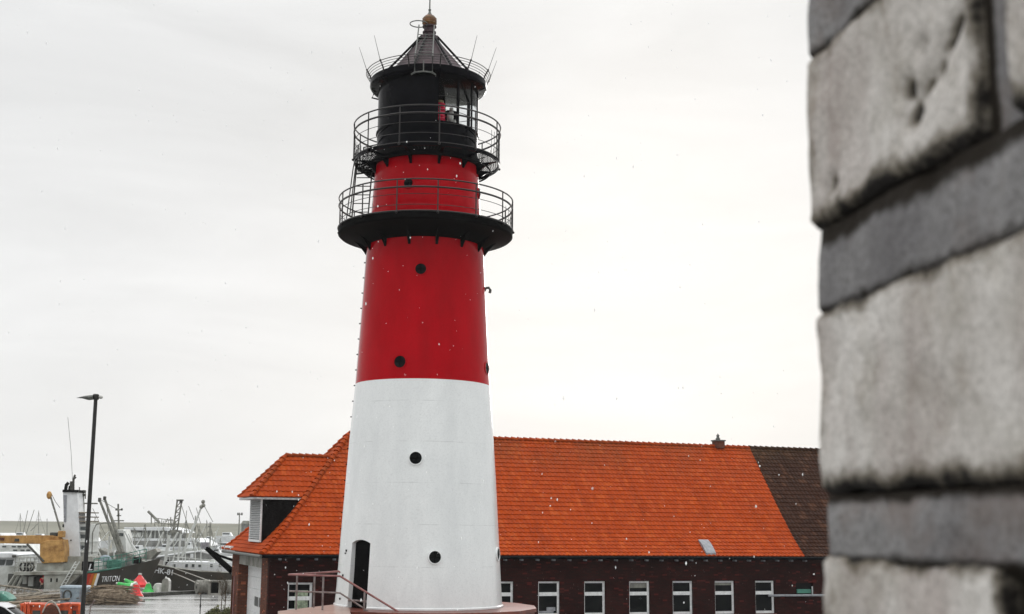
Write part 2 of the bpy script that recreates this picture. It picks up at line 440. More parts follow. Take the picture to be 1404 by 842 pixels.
def shaft(z0, z1, n=24): return [(Rz(z0 + (z1 - z0) * i / n), z0 + (z1 - z0) * i / n) for i in range(n + 1)]
# white shaft with a real door opening
DA0, DA1 = az(479.5, 800, 2.79)[0], az(505, 800, 2.79)[0]
zd = az(493, 740, 2.78)[1]; dc, dw = (DA0 + DA1) / 2, (DA1 - DA0) / 2
b = MB(); rows = []
angs = sorted(set([round(dc - dw + 2 * dw * i / 8, 6) for i in range(9)] + [round(dc + dw + (2 * pi - 2 * dw) * i / 120, 6) for i in range(1, 120)]))
def arch(a):
    u = (a - dc) / dw
    return zd - .11 + .11 * (1 - u * u) if abs(u) <= 1.0001 else 0
na = len(angs); nrow = 26; vs = []
for a in angs:
    lo = arch(a) if abs(a - dc) <= dw + 1e-5 else 0.0
    for i in range(nrow):
        z = lo + (zr - lo) * i / (nrow - 1); R = Rz(z); vs.append((R * sin(a), -R * cos(a), z))
fs = []
for i in range(na):
    j = (i + 1) % na
    ai, aj = angs[i], angs[j]
    for k in range(nrow - 1): fs.append((i * nrow + k, j * nrow + k, j * nrow + k + 1, i * nrow + k + 1))
b.add(vs, fs)
# side seams of the opening: wall beside the door runs full height
for a, sg in ((DA0, -1), (DA1, 1)):
    a2 = a + sg * (2 * pi - 2 * dw) / 120
    lo = arch(a * .9999 + dc * .0001)
    v4 = []
    for z in (0, lo):
        for aa in (a, a2): v4.append((Rz(z) * sin(aa), -Rz(z) * cos(aa), z))
    b.add([v4[0], v4[1], v4[3] if False else (Rz(lo) * sin(a), -Rz(lo) * cos(a), lo)], [(0, 1, 2)])
# reveal of the doorway
ra = [dc - dw] + [dc - dw + 2 * dw * i / 10 for i in range(11)] + [dc + dw]; rz_ = [0] + [arch(dc - dw + 2 * dw * i / 10) for i in range(11)] + [0]
out = [(Rz(z) * sin(a), -Rz(z) * cos(a), z) for a, z in zip(ra, rz_)]
inn = [((Rz(z) - .17) * sin(dc + (a - dc) * 1.02), -(Rz(z) - .17) * cos(dc + (a - dc) * 1.02), z) for a, z in zip(ra, rz_)]
nn = len(out); b.add(out + inn, [(i, i + 1, i + 1 + nn, i + nn) for i in range(nn - 1)])
b.build('white_shaft', 'white_paint', LH, 50)
b = MB(); b.lathe([(2.66, .001), (2.58, zd + .1)], 10, dc - .21, dc + .21); b.build('doorway_interior', 'black_matt', LH, 0)
b = MB(); b.lathe([(2.862, 0.0), (2.905, 0.0), (2.905, .05), (2.862, .075)], 90, DA1 + .01, DA0 + 2 * pi - .01, True); b.build('base_moulding', 'white_paint', LH)
b = MB()
p0 = Vector(out[0]) * .985; p1 = Vector(out[-1]) * .985
b.tube([(p0.x, p0.y, .24), (p1.x, p1.y, .24)], .035); b.build('door_bar', 'galvanised', LH)
b = MB(); b.lathe(shaft(zr, Z(15.9)), 112); b.build('red_shaft', 'red_paint', LH, 50)
b = MB(); b.lathe([(1.998, Z(16.0)), (1.93, Z(17.2)), (1.852, Z(18.5))], 96); b.build('red_drum', 'red_paint', LH, 50)

def porthole(px, py, R, rpx, white=False):
    a, z = az(px, py, R); r = rpx / 1760 * 43.5; R = Rz(z) if z < Z(16) else R
    c = Vector((R * sin(a), -R * cos(a), z)); n = Vector((sin(a), -cos(a), .04)).normalized(); t = Vector((cos(a), sin(a), 0)); up = n.cross(t)
    up = Vector((0, 0, 1)) - n * n.z; up.normalize()
    def circ(rad, off, k=28): return [c + n * off + t * (rad * cos(2 * pi * i / k)) + up * (rad * sin(2 * pi * i / k)) for i in range(k)]
    m_ = MB(); R0, R1, R2, R3 = circ(r * 1.22, -.06), circ(r * 1.19, .045 if white else .02), circ(r * 1.0, .05 if white else .022), circ(r * .96, -.05)
    k = 28; fs = []
    for q in range(3):
        for i in range(k): fs.append((q * k + i, q * k + (i + 1) % k, (q + 1) * k + (i + 1) % k, (q + 1) * k + i))
    m_.add(R0 + R1 + R2 + R3, fs); f = m_.build('porthole', 'white_paint' if white else 'red_paint', LH, 40)
    g_ = MB(); g_.add(circ(r * 1.0, .015), [tuple(range(k))]); g_.build('pane', 'window_pane', f, 0)
    d = MB(); d.tube([c + n * .02 + t * (r * .95), c + n * .02 - t * (r * .95)], .018, 6); d.tube([c + n * .02 + up * (r * .95), c + n * .02 - up * (r * .95)], .018, 6)
    d.build('glazing_bar', 'black_matt', f)
for args in ((570, 628, 2.56, 8.2, True), (596, 764, 2.74, 8.0, True), (681.5, 760, 2.74, 8.0, True), (577, 369, 2.12, 7.6), (548.5, 496, 2.33, 8.2),
             (667.3, 505, 2.33, 8.2), (560, 251, 1.95, 6.6), (657, 265, 1.94, 6.6)): porthole(*args)

# --- galleries
def railing(parent, R, zdeck, ztop, nposts, thin, posts_r=.022, r_top=.026):
    b = MB(); b.ring(R, ztop, r_top, 96); rail = b.build('railing', 'rail_steel', parent)
    b = MB(); b.ring(R - .01, ztop - .27, .034, 96); b.build('lower_rail', 'rail_steel', rail)
    for zz in thin:
        b = MB(); b.ring(R - .03, zz, .012, 96, k=5); b.build('wire_rail', 'rail_steel', rail)
    for i in range(nposts):
        a = 2 * pi * (i + .37) / nposts
        b = MB(); b.tube([(R * sin(a), -R * cos(a), zdeck), (R * sin(a), -R * cos(a), ztop)], posts_r, 6)
        b.sphere((R * 1.01 * sin(a), -R * 1.01 * cos(a), zdeck - .04), .045, 8, 6); b.build('post', 'rail_steel', rail)
    b = MB()
    for i in range(44):
        a = radians(62 + i * 5.1)
        b.tube([((R - .03) * sin(a), -(R - .03) * cos(a), zdeck + .04), ((R - .03) * sin(a), -(R - .03) * cos(a), ztop - .42)], .007, 4)
    b.build('balusters', 'rail_steel', rail)
    return rail
zL = Z(16.02)
b = MB(); b.lathe([(1.995, zL), (3.11, zL), (3.125, zL - .02), (3.125, zL - .20), (3.06, zL - .26), (2.72, zL - .33), (2.35, zL - .48), (2.06, zL - .66), (2.0, zL - .55)], 96, closed=True)
g1 = b.build('lower_gallery', 'black_matt', LH, 30)
b = MB(); b.ring(3.13, zL + .01, .03, 96); b.build('deck_edge', 'rail_steel', g1)
def bracket_mb(i, n, R0, R1, zt, drop):
    a = 2 * pi * (i + .5) / n; t = Vector((cos(a), sin(a), 0)); e = Vector((sin(a), -cos(a), 0)); pts = []
    for k in range(9):
        u = k / 8; R = R1 + (R0 - R1) * u; zz = zt - drop * u ** 2.2 - .02; pts.append((R, zz))
    poly = [(R1, zt)] + pts + [(R0, zt)]
    b_ = MB(); vs = [e * R + Vector((0, 0, zz)) + t * s for s in (-.045, .045) for R, zz in poly]; k = len(poly)
    b_.add(vs, [tuple(range(k)), tuple(range(2 * k - 1, k - 1, -1))] + [(j, (j + 1) % k, (j + 1) % k + k, j + k) for j in range(k)])
    return b_
for i in range(14): bracket_mb(i, 14, 2.08, 3.02, zL - .22, .72).build('bracket', 'black_matt', g1)
railing(g1, 3.12, zL, Z(17.13), 14, [Z(16.62), Z(16.25)])
zU = Z(18.55)
b = MB()
for R in np.linspace(1.95, 2.58, 9): b.ring(R, zU - .03, .009, 80, k=4)
for i in range(120):
    a = 2 * pi * i / 120; b.tube([(1.88 * sin(a), -1.88 * cos(a), zU - .03), (2.6 * sin(a), -2.6 * cos(a), zU - .03)], .009, 4)
g2 = b.build('upper_gallery', 'black_matt', LH, 0)
b = MB(); b.lathe([(2.58, zU + .02), (2.63, zU + .02), (2.63, zU - .10), (2.58, zU - .10)], 96, closed=True); b.build('deck_edge', 'black_paint', g2)
b = MB(); b.ring(2.64, zU + .02, .018, 96, k=5); b.build('deck_trim', 'rail_steel', g2)
b = MB(); b.lathe([(1.86, zU - .22), (1.95, zU - .22), (1.95, zU + .06), (1.86, zU + .06)], 80, closed=True); b.build('collar', 'black_paint', g2)
b = MB(); b.ring(2.3, zU - .30, .03, 80); b.build('bracket_ring', 'black_matt', g2)
for i in range(12): bracket_mb(i, 12, 1.86, 2.58, zU - .1, .42).build('bracket', 'black_paint', g2)
railing(g2, 2.66, zU, Z(19.88), 12, [Z(19.28), Z(18.9)])
# mesh guard round the hatch at the left of the upper gallery and the ladder between the galleries
def mesh_panel(p, q, h, parent, lean=0):
    p, q = Vector(p), Vector(q); d = (q - p); b_ = MB(); up = Vector((lean, 0, h))
    b_.tube([p, q, q + up, p + up], .025, 6, True)
    for i in range(1, 12): b_.tube([p + d * i / 12, p + d * i / 12 + up], .007, 4)
    for i in range(1, 12): b_.tube([p + up * i / 12, q + up * i / 12], .007, 4)
    b_.tube([p + up * .5, q + up * .5], .02, 5)
    return b_.build('mesh_guard', 'black_matt', parent, 0)
mesh_panel((-2.42, .55, zU + .02), (-1.78, .05, zU + .02), .72, g2, .06)
mesh_panel((-2.55, .1, zU - .40), (-1.85, -.35, zU - .42), .36, g2)
lad = MB()
def seg(px, py, Yo): return Vector((at(px, py, BY + Yo)[0] - BX, Yo, Z(at(px, py, BY + Yo)[2])))
la, lb = (seg(490.5, 232, .35), seg(482.5, 298, .35)), (seg(511, 232, .35), seg(504.5, 298, .35))
lad.tube([la[0] + Vector((0, 0, .9)), la[1]], .026, 6); lad.tube([lb[0] + Vector((0, 0, .35)), lb[1]], .026, 6)
for i in range(-2, 6): u = i / 5.6; lad.tube([la[0] + (la[1] - la[0]) * u, lb[0] + (lb[1] - lb[0]) * u], .018, 6)
ladder = lad.build('ladder', 'rail_steel', LH)
b = MB(); b.tube([seg(489, 205, -.1), seg(484, 232, -.1), seg(475, 300, -.1)], .02, 6); b.tube([seg(491, 212, -.1), seg(487, 232, -.1), seg(479.5, 296, -.1)], .02, 6); b.build('handrail', 'rail_steel', ladder)
# --- lantern room
zg0, zg1 = az(622, 169, 1.81)[1], Z(21.25)
b = MB(); b.lathe([(1.84, zU), (1.86, zU + .05), (1.83, zU + .5), (1.83, zg0 - .04), (1.87, zg0 - .03), (1.87, zg0 + .02), (1.78, zg0 + .02), (0, zg0 + .02)], 80); b.build('lantern_base', 'black_paint', LH)
A0, A1 = radians(13), radians(165)
b = MB(); b.lathe([(1.815, zg0 + .02), (1.815, zg1), (1.76, zg1), (1.76, zg0 + .02)], 60, A1, A0 + 2 * pi, True); b.build('lantern_screen', 'black_paint', LH)
b = MB(); b.lathe([(1.80, zg0 + .02), (1.80, zg1)], 40, A0, A1); b.build('lantern_glass', 'lantern_glass', LH)
fr = MB()
for d in (13, 38, 62, 86, 112, 138, 165):
    a = radians(d); fr.box((1.81 * sin(a), -1.81 * cos(a), (zg0 + zg1) / 2), (.085 if d == 38 else .045, .06, zg1 - zg0), a)
fr.build('glazing_frame', 'black_paint', LH)
fr = MB()
for zz in (zg0 + .45, zg0 + .95): fr.ring(1.77, zz, .012, 40, A0, A1, 5)
fr.build('glazing_hoop', 'rail_steel', LH)
b = MB(); b.lathe([(0, zg1 + .02), (1.9, zg1 - .02), (2.08, zg1 + .05), (2.13, zg1 + .12), (2.13, zg1 + .32), (2.05, zg1 + .36), (0, zg1 + .5)], 80); b.build('eave', 'black_paint', LH, 30)
lx = .45; ly = -.75
b = MB(); b.lathe([(0, zg0 + .25), (.16, zg0 + .25), (.16, zg0 + .95), (0, zg0 + .95)], 20)
for k in range(6): b.lathe([(.16, zg0 + .3 + k * .11), (.19, zg0 + .35 + k * .11), (.16, zg0 + .39 + k * .11)], 20)
b.v = [(x + lx, y + ly, z) for x, y, z in b.v]; lens = b.build('lamp_lens', 'red_lens', LH)
b = MB(); b.cyl((lx, ly, zg0 + .02), (lx, ly, zg0 + .25), .2); b.build('lens_mount', 'brass', lens)
b = MB(); b.cyl((lx, ly, zg0 + .95), (lx, ly, zg0 + 1.05), .12); b.build('lens_cap', 'brass', lens)
b = MB(); b.cyl((.82, -.4, zg0 + .02), (.82, -.4, zg0 + .9), .07); b.sphere((.78, -.45, zg0 + .55), .17, 14, 8, (.7, .7, 1)); b.box((.82, -.3, zg0 + .3), (.3, .3, .3)); b.build('lamp_reflector', 'buoy_white', lens)
b = MB(); b.cyl((.75, .4, zg0 + .02), (.75, .4, zg0 + 1.0), .2); b.build('lens_cabinet', 'black_matt', lens)
# --- cupola
zc0, zc1 = zg1 + .42, Z(23.32)
b = MB(); vs = []
for R, zz in ((1.62, zc0), (.25, zc1)):
    for i in range(8): a = pi / 8 + i * pi / 4 + .14; vs.append((R * sin(a), -R * cos(a), zz))
b.add(vs, [(i, (i + 1) % 8, (i + 1) % 8 + 8, i + 8) for i in range(8)]); roof = b.build('cupola_roof', 'roof_copper', LH, 0)
for i in range(8):
    a = pi / 8 + i * pi / 4 + .14
    b = MB(); b.tube([(1.85 * sin(a), -1.85 * cos(a), zc0 - .1), (.3 * sin(a), -.3 * cos(a), zc1 + .06)], .045, 6); b.build('roof_rib', 'black_paint', roof)
b = MB(); b.lathe([(.36, zc1 - .06), (.36, zc1 + .04), (.24, zc1 + .07), (.21, zc1 + .18), (.25, zc1 + .2), (.25, zc1 + .25), (.2, zc1 + .27), (.2, zc1 + .40), (.26, zc1 + .43), (.26, zc1 + .47), (0, zc1 + .47)], 28); b.build('roof_neck', 'roof_copper', roof)
zb = Z(23.98)
b = MB(); b.sphere((0, 0, zb), .272, 28, 18); ball = b.build('ball', 'gold_ball', LH)
b = MB()
for t_ in (-.08, .1): b.ring(sqrt(.272 ** 2 - t_ ** 2) + .002, zb + t_, .012, 40, k=5)
b.build('ball_seam', 'brass', ball)
b = MB(); b.lathe([(.11, zb + .25), (.05, zb + .34), (.035, zb + .42)], 16); b.sphere((0, 0, zb + .45), .055, 12, 8); b.cyl((0, 0, zb + .4), (0, 0, zb + 2.2), .026, 10, .015); b.build('spire', 'lamp_grey', LH)
zrr = Z(21.87)
b = MB()
for k in range(4): b.ring(2.10 + .17 * (k + 1) / 4, zg1 + .32 + (zrr - zg1 - .32) * (k + 1) / 4, .011 if k < 3 else .016, 80, k=5)
rr = b.build('roof_rail', 'rail_steel', LH)
for i in range(12):
    a = 2 * pi * (i + .44) / 12; e = Vector((sin(a), -cos(a), 0)); up = Vector((0, 0, 1))
    b = MB(); b.tube([e * 2.1 + up * (zg1 + .2), e * 2.14 + up * (zg1 + .4), e * 2.28 + up * (zrr + .02)], .026, 6); b.sphere(e * 2.28 + up * (zrr + .02), .035, 8, 6); b.build('post', 'rail_steel', rr)
    if i != 0 and i != 11:
        b = MB(); b.tube([e * 2.28 + up * zrr, e * (2.28 + .3) + up * (zrr + .85)], .012, 5, r2=.007); b.build('whip_aerial', 'lamp_grey', rr)
    if i % 2 == 0:
        b = MB(); b.tube([e * 2.12 + up * (zg1 + .15), e * 2.2 + up * (zg1 - .02), e * 1.95 + up * (zg1 - .1)], .03, 6); b.build('eave_bracket', 'black_paint', rr)
# two stair rails over the cupola with a hoop at the top
b = MB(); x0, x1 = -.40, .22
for xx in (x0, x1): b.tube([(xx, -2.2, zg1 - .08), (xx, -2.24, zg1 + .55), (xx * .95, -1.6, zc0 + .75), (xx * .9, -.55, zc1 + .30)], .024, 6)
for k in range(1, 9):
    u = k / 9; b.tube([(x0, -2.2 + 1.5 * u, zg1 + .5 + 1.55 * u), (x1, -2.2 + 1.5 * u, zg1 + .5 + 1.55 * u)], .014, 5)
b.tube([(x0 - .12, -2.18, zg1 - .12), (x0, -2.26, zg1 - .06), (-.09, -2.3, zg1 - .04), (x1, -2.26, zg1 - .06), (x1 + .12, -2.18, zg1 - .12)], .028, 6)
b.tube([(-.09, -2.3, zg1 - .04), (-.09, -2.25, zg1 + .36)], .02, 6)
b.tube([(-.36 + .32 * sin(q) - .02, -.35 - .32 * cos(q), zc1 + .42) for q in np.linspace(0, 2 * pi, 20, endpoint=False)], .02, 6, True)
b.build('roof_ladder', 'lamp_grey', roof)
# siren pipe low on the right, step bolts up the left side, doorbell plates
a, zh = az(663.5, 396, 2.16); 
b = MB(); pts = [(2.12, zh - .25), (2.14, zh - .05), (2.2, zh + .06), (2.3, zh + .07), (2.36, zh - .02), (2.34, zh - .12)]
b.tube([(R_ * sin(1.45), -R_ * cos(1.45), z_) for R_, z_ in pts], .05, 8); b.build('bent_pipe', 'lamp_grey', LH)
for i in range(22):
    b = MB(); z_ = .9 + i * .55; R_ = Rz(z_); b.tube([((R_ - .02) * sin(-1.5), -(R_ - .02) * cos(-1.5), z_), ((R_ + .05) * sin(-1.5), -(R_ + .05) * cos(-1.5), z_)], .022, 6); b.build('step_bolt', 'black_matt', LH)
for px, py, s_ in ((474, 755, 1), (473, 758.5, .6), (471, 789, 1), (469, 821, 1)):
    b = MB(); a, z_ = az(px, py, 2.78); R_ = Rz(z_); b.box((R_ * sin(a), -R_ * cos(a), z_), (.05, .06, .07 * s_), a); b.build('wall_fitting', 'black_matt', LH)

# ------------------------------------------------------------------ plinth with landing, stairs and handrail
PL = empty('lighthouse_plinth', (BX, BY, 0), 0, 'terracotta tiled octagonal plinth with pale landing under the lighthouse', 'plinth')
oct_ = [(max(x_, -2.7) if y_ > -2.6 else x_, y_) for x_, y_ in [(3.99 / cos(pi / 16) * cos(q), 3.99 / cos(pi / 16) * sin(q)) for q in [pi / 16 + 2 * pi * i / 16 for i in range(16)]]]
b = MB(); b.prism(oct_, BZ - .13, BZ - .004, 2); b.build('tiled_slab', 'terracotta', PL, 0, .015)
b = MB(); b.prism([(x * .985, y * .985) for x, y in oct_], BZ - .22, BZ - .14, 2); b.prism([(x * .965, y * .965) for x, y in oct_], BZ - .36, BZ - .23, 2); b.build('moulded_edge', 'terracotta', PL, 0)
b = MB(); b.prism([(x * .94, y * .94) for x, y in oct_], 0, BZ - .37, 2); b.build('base_wall', 'red_brick', PL, 0)
lp = [(atz(x, y, BZ + .012)[0] - BX, atz(x, y, BZ + .012)[1] - BY) for x, y in ((381, 838), (456, 829), (478, 829.5), (482, 846), (384, 846))]
lp2 = [(x * .985 + .02, y * .985) for x, y in lp]
b = MB(); b.prism(lp, BZ - .1, BZ + .012, 2); b.build('landing', 'pale_concrete', PL, 0)
b = MB(); b.prism([(x, y) for x, y in lp2], 0, BZ - .102, 2); b.build('landing_wall', 'red_brick', PL, 0)
b = MB()
for i in range(16): b.bb((-2.29 + i * .27, -5.1, BZ - .17 * (i + 2)), (-2.29 + (i + 1) * .27, -4.02, BZ - .17 * (i + 1)))
b.build('steps', 'pale_concrete', PL, 0)
HR = empty('handrail', (BX, BY - 3.4, BZ), 0, 'thin steel handrail with sloping end guarding the landing by the lighthouse door', 'handrail')
YF = BY - 3.25; YB = BY - .8
ho = Vector((BX, BY - 3.4, BZ))
def hp(px, py, Y): return Vector(at(px, py, Y)) - ho
b = MB(); b.tube([hp(396, 788, YF), hp(466, 790, YF), hp(548, 840, YF), hp(575, 858, YF)], .033, 8); b.tube([hp(396, 788, YF), hp(431, 786, (YF + YB) / 2), hp(464.5, 783.5, BY - 1.4), hp(466.5, 785.5, BY - 1.4)], .033, 8); b.build('top_rail', 'rust_rail', HR)
b = MB(); b.tube([hp(396, 810.5, YF), hp(466, 813, YF), hp(500, 835, YF), hp(530, 858, YF)], .028, 8); b.build('middle_rail', 'galvanised', HR)
for px, y0, y1, Y in ((407.5, 788.5, 842, YF), (443.5, 789.5, 846, YF), (500, 810.5, 870, YF), (431.5, 786, 835, (YF + YB) / 2)):
    p = hp(px, y0, Y); b = MB(); b.tube([p, (p.x, p.y, -.02 if px < 480 else -1.2)], .032, 8); b.build('post', 'galvanised', HR)

#BUILDING
# ------------------------------------------------------------------ brick building
PHI = radians(19.5); P0 = at(359, 760, 60.0); EZ = P0[2]; WD, AP, RISE, LEN = 11.5, 5.4, 6.1, 40.0
BD = empty('brick_building', (P0[0], P0[1], 0), PHI, 'long dark brick building with bright orange tiled hip roof behind the lighthouse', 'building')
WI = .45
def zprof(t):
    d = 5.75 * t; return (RISE + .3) / 5.75 * d - .3 + .3 * (1 - min(d, 1.8) / 1.8) ** 2
def slope(O, du, dw, zf, inset, sL, sR, n, base, tile=.25, wave=.028, u0=0):
    """courses of pantiles: eave origin O, direction along the eave du, inward dw"""
    b_ = MB(); b_.uv = []; O, du, dw = Vector(O), Vector(du), Vector(dw)
    off4 = [0, wave, wave * .55, -wave * .5]
    prev = None
    for k in range(n):
        t0, t1 = k / n, (k + 1) / n
        a, c = max(sL(t0), 0 if False else sL(t0)), sR(t0); a1, c1 = sL(t1), sR(t1)
        lo, hi = min(a, a1), max(c, c1)
        ss = [a] + [x * tile / 4 for x in range(int(math.ceil(lo / (tile / 4))) , int(hi / (tile / 4)) + 1) if a + .01 < x * tile / 4 < c - .01] + [c]
        rows = []
        slopev = (dw * (inset(t1) - inset(t0)) + Vector((0, 0, zf(t1) - zf(t0)))).normalized(); nrm = du.cross(slopev).normalized()
        if nrm.z < 0: nrm = -nrm
        for t, lift in ((t0, -.012), (t0, .036), (t1, 0.0)):
            row = []
            for s in ss:
                s2 = min(max(s, sL(t)), sR(t)) if t == t1 else s
                o4 = off4[int(round(s / (tile / 4))) % 4] if lift > -.005 else 0
                row.append(len(b_.v)); p = O + du * s2 + dw * inset(t) + Vector((0, 0, base + zf(t))) + nrm * (lift + o4)
                b_.v.append(tuple(p)); b_.uv.append((s + u0, (k + .5) / 3.3333 * 1.0))
            rows.append(row)
        for r in range(2):
            for i in range(len(ss) - 1): b_.f.append((rows[r][i], rows[r][i + 1], rows[r + 1][i + 1], rows[r + 1][i]))
    return b_
fd = lambda t: 5.75 * t
fe = lambda t: AP * t
SPLIT = 29.05
slope((0, 0, 0), (1, 0, 0), (0, 1, 0), zprof, fd, fe, lambda t: SPLIT + .3 * t, 28, EZ).build('orange_roof', 'orange_tile', BD, 40)
slope((0, 0, 0), (1, 0, 0), (0, 1, 0), zprof, fd, lambda t: SPLIT + .3 * t, lambda t: LEN, 28, EZ).build('old_roof', 'brown_tile', BD, 40)
slope((0, 0, 0), (0, 1, 0), (1, 0, 0), zprof, fe, fd, lambda t: WD - fd(t), 28, EZ).build('hip_roof', 'orange_tile', BD, 40)
slope((0, WD, 0), (1, 0, 0), (0, -1, 0), zprof, fd, fe, lambda t: LEN, 28, EZ, tile=1.0, wave=.02).build('rear_roof', 'orange_tile', BD, 40)
def ridge_tiles(pts_f, n, r, name, parent, material='orange_tile'):
    b_ = MB(); b_.uv = []
    for i in range(n):
        p, q = Vector(pts_f(i / n)), Vector(pts_f((i + 1.12) / n)); d = (q - p).normalized(); sd_ = d.cross(Vector((0, 0, 1))).normalized(); u_ = sd_.cross(d)
        o = len(b_.v)
        for e, rad, lf in ((p, r, .05), (q, r * .82, .0)):
            for k in range(9):
                t = -.35 + (pi + .7) * k / 8; b_.v.append(tuple(e + sd_ * (rad * cos(t)) + u_ * (rad * sin(t) * .85 + lf - .03))); b_.uv.append((i * .25 + .1, p.z))
        for k in range(8): b_.f.append((o + k, o + k + 1, o + 10 + k, o + 9 + k))
        b_.f.append(tuple(o + k for k in range(9)))
    return b_.build(name, material, parent, 50)
ridge_tiles(lambda t: (fe(t), fd(t), EZ + zprof(t) + .02), 30, .15, 'hip_tiles', BD)
ridge_tiles(lambda t: (fe(t), WD - fd(t), EZ + zprof(t) + .02), 26, .14, 'hip_tiles', BD)
ridge_tiles(lambda t: (AP + t * (SPLIT + .3 - AP), 5.75, EZ + RISE + .0), 66, .14, 'ridge_tiles', BD)
ridge_tiles(lambda t: (SPLIT + .3 + t * (LEN - SPLIT - .3), 5.75, EZ + RISE + .0), 28, .14, 'ridge_tiles', BD, 'brown_tile')
# front wall with window openings
WTOP = EZ - .12
wx = [11.42, 13.9, 16.4, 18.9, 21.38, 23.85, 26.27]
ZW1, ZW0 = EZ - 1.28, EZ - 2.96
ops = [(1.36, 2.53, EZ - 2.62, EZ - 1.30)] + [(x, x + 1.17, ZW0, ZW1) for x in wx] + [(28.76, 29.85, EZ - 2.0, EZ - 1.40)] + [(33 + 2.5 * i, 34.17 + 2.5 * i, ZW0, ZW1) for i in range(2)]
b = MB(); xs = WI
for x0, x1, z0, z1 in ops:
    b.bb((xs, WI, 0), (x0, WI + .36, WTOP)); b.bb((x0, WI, 0), (x1, WI + .36, z0)); b.bb((x0, WI, z1), (x1, WI + .36, WTOP)); xs = x1
b.bb((xs, WI, 0), (LEN - .3, WI + .36, WTOP)); b.build('front_wall', 'dark_brick', BD, 0)
b = MB(); b.bb((LEN - .66, WI + .361, 0), (LEN - .3, WD - WI, WTOP)); b.bb((3.0, WD - WI - .36, 0), (LEN - .661, WD - WI, WTOP)); b.build('rear_wall', 'dark_brick', BD, 0)
b = MB(); b.prism([(WI, WTOP + .03), (WD - WI, WTOP + .03), (5.75, EZ + RISE - .3)], LEN - .6, LEN - .3, 0); b.build('gable', 'dark_brick', BD, 0)
b = MB(); b.bb((WI + .1, WI + .1, WTOP + .002), (LEN - .4, WD - WI - .1, WTOP + .05)); b.build('ceiling', 'black_matt', BD, 0)
b = MB(); b.bb((3.0, 2.2, .003), (LEN - .8, 2.3, WTOP)); b.build('inner_wall', 'black_matt', BD, 0)
def window(x0, x1, z0, z1, kind):
    f_ = MB(); y = WI + .10; t = .09; fw = .10
    f_.bb((x0, y, z0), (x0 + .07, y + t, z1)); f_.bb((x1 - .12, y, z0), (x1, y + t, z1)); f_.bb((x0 + .07, y, z1 - .09), (x1 - .12, y + t, z1)); f_.bb((x0 + .07, y, z0), (x1 - .12, y + t, z0 + .13))
    tz = z1 - (.62 if kind == 'tall' else .72)
    f_.bb((x0 + .07, y - .012, tz - .09), (x1 - .12, y + t - .01, tz + .09))
    fr_ = f_.build('window', 'white_frame', BD, 0, .006)
    g_ = MB(); g_.bb((x0 + .03, y + .03, z0 + .02), (x1 - .03, y + .045, z1 - .02)); g_.build('pane', 'window_pane', fr_, 0)
    s_ = MB(); s_.bb((x0 - .06, WI - .07, z0 - .07), (x1 + .06, WI + .1, z0 - .003)); s_.build('sill', 'terracotta', fr_, 0)
    return fr_
f0 = window(*ops[0], 'low')
b = MB(); n_ = 24
vs = [(1.72 + .62 * i / n_, WI + .112 + .012 * sin(i * 1.9), z) for i in range(n_ + 1) for z in (EZ - 2.55, EZ - 1.66)]
b.add(vs, [(2 * i, 2 * i + 2, 2 * i + 3, 2 * i + 1) for i in range(n_)]); b.build('blind', 'curtain_green', f0)
for n_w, o_ in enumerate(ops[1:8] + ops[9:]):
    fw_ = window(*o_, 'tall')
    if n_w == 1:
        b = MB(); b.bb((o_[0] + .1, WI + .112, o_[2] + .15), (o_[1] - .3, WI + .128, o_[2] + .24)); b.bb((o_[0] + .5, WI + .112, o_[2] + .241), (o_[1] - .2, WI + .128, o_[2] + .42)); b.build('blind', 'lead', fw_, 0)
    if n_w in (3, 5):
        b = MB(); b.bb((o_[0] + .08, WI + .112, o_[3] - (.34 if n_w == 3 else .22)), (o_[1] - .13, WI + .126, o_[3] - .1)); b.build('blind', 'steel_mid', fw_, 0)
x0, x1, z0, z1 = ops[8]
b = MB(); b.bb((x0, WI + .14, z0), (x1, WI + .16, z1)); f8 = b.build('window', 'window_pane', BD, 0)
b = MB(); b.bb((x0 + .1, WI + .03, z0 + .07), (x1 - .12, WI + .13, z0 + .27)); b.build('window_box', 'ship_green', f8, 0)
b = MB(); b.bb((x1 - .05, WI + .04, z0), (x1, WI + .1, z0 + .42)); b.build('frame', 'white_frame', f8, 0)
b = MB(); b.cyl((27.0, WI - .12, EZ - 2.04), (31.5, WI - .12, EZ - 2.04), .06); b.build('wall_pipe', 'lead', BD)
# gutter and the pale rafter ends under the eaves
b = MB(); b.tube([(.0, -.03, EZ - .10), (LEN, -.03, EZ - .10)], .075, 10); b.bb((WI, .02, EZ - .17), (LEN - .2, WI, EZ - .13)); b.build('gutter', 'black_paint', BD)
b = MB(); b.tube([(-.03, 0, EZ - .10), (-.03, WD, EZ - .10)], .075, 10); b.bb((.02, WI, EZ - .17), (WI, WD - .2, EZ - .13)); b.build('gutter', 'lamp_grey', BD)
for i in range(34):
    x = .85 + i * .86; b = MB(); b.bb((x, .2, EZ - .27), (x + .11, WI, EZ - .19)); b.build('rafter_end', 'lead', BD, 0)
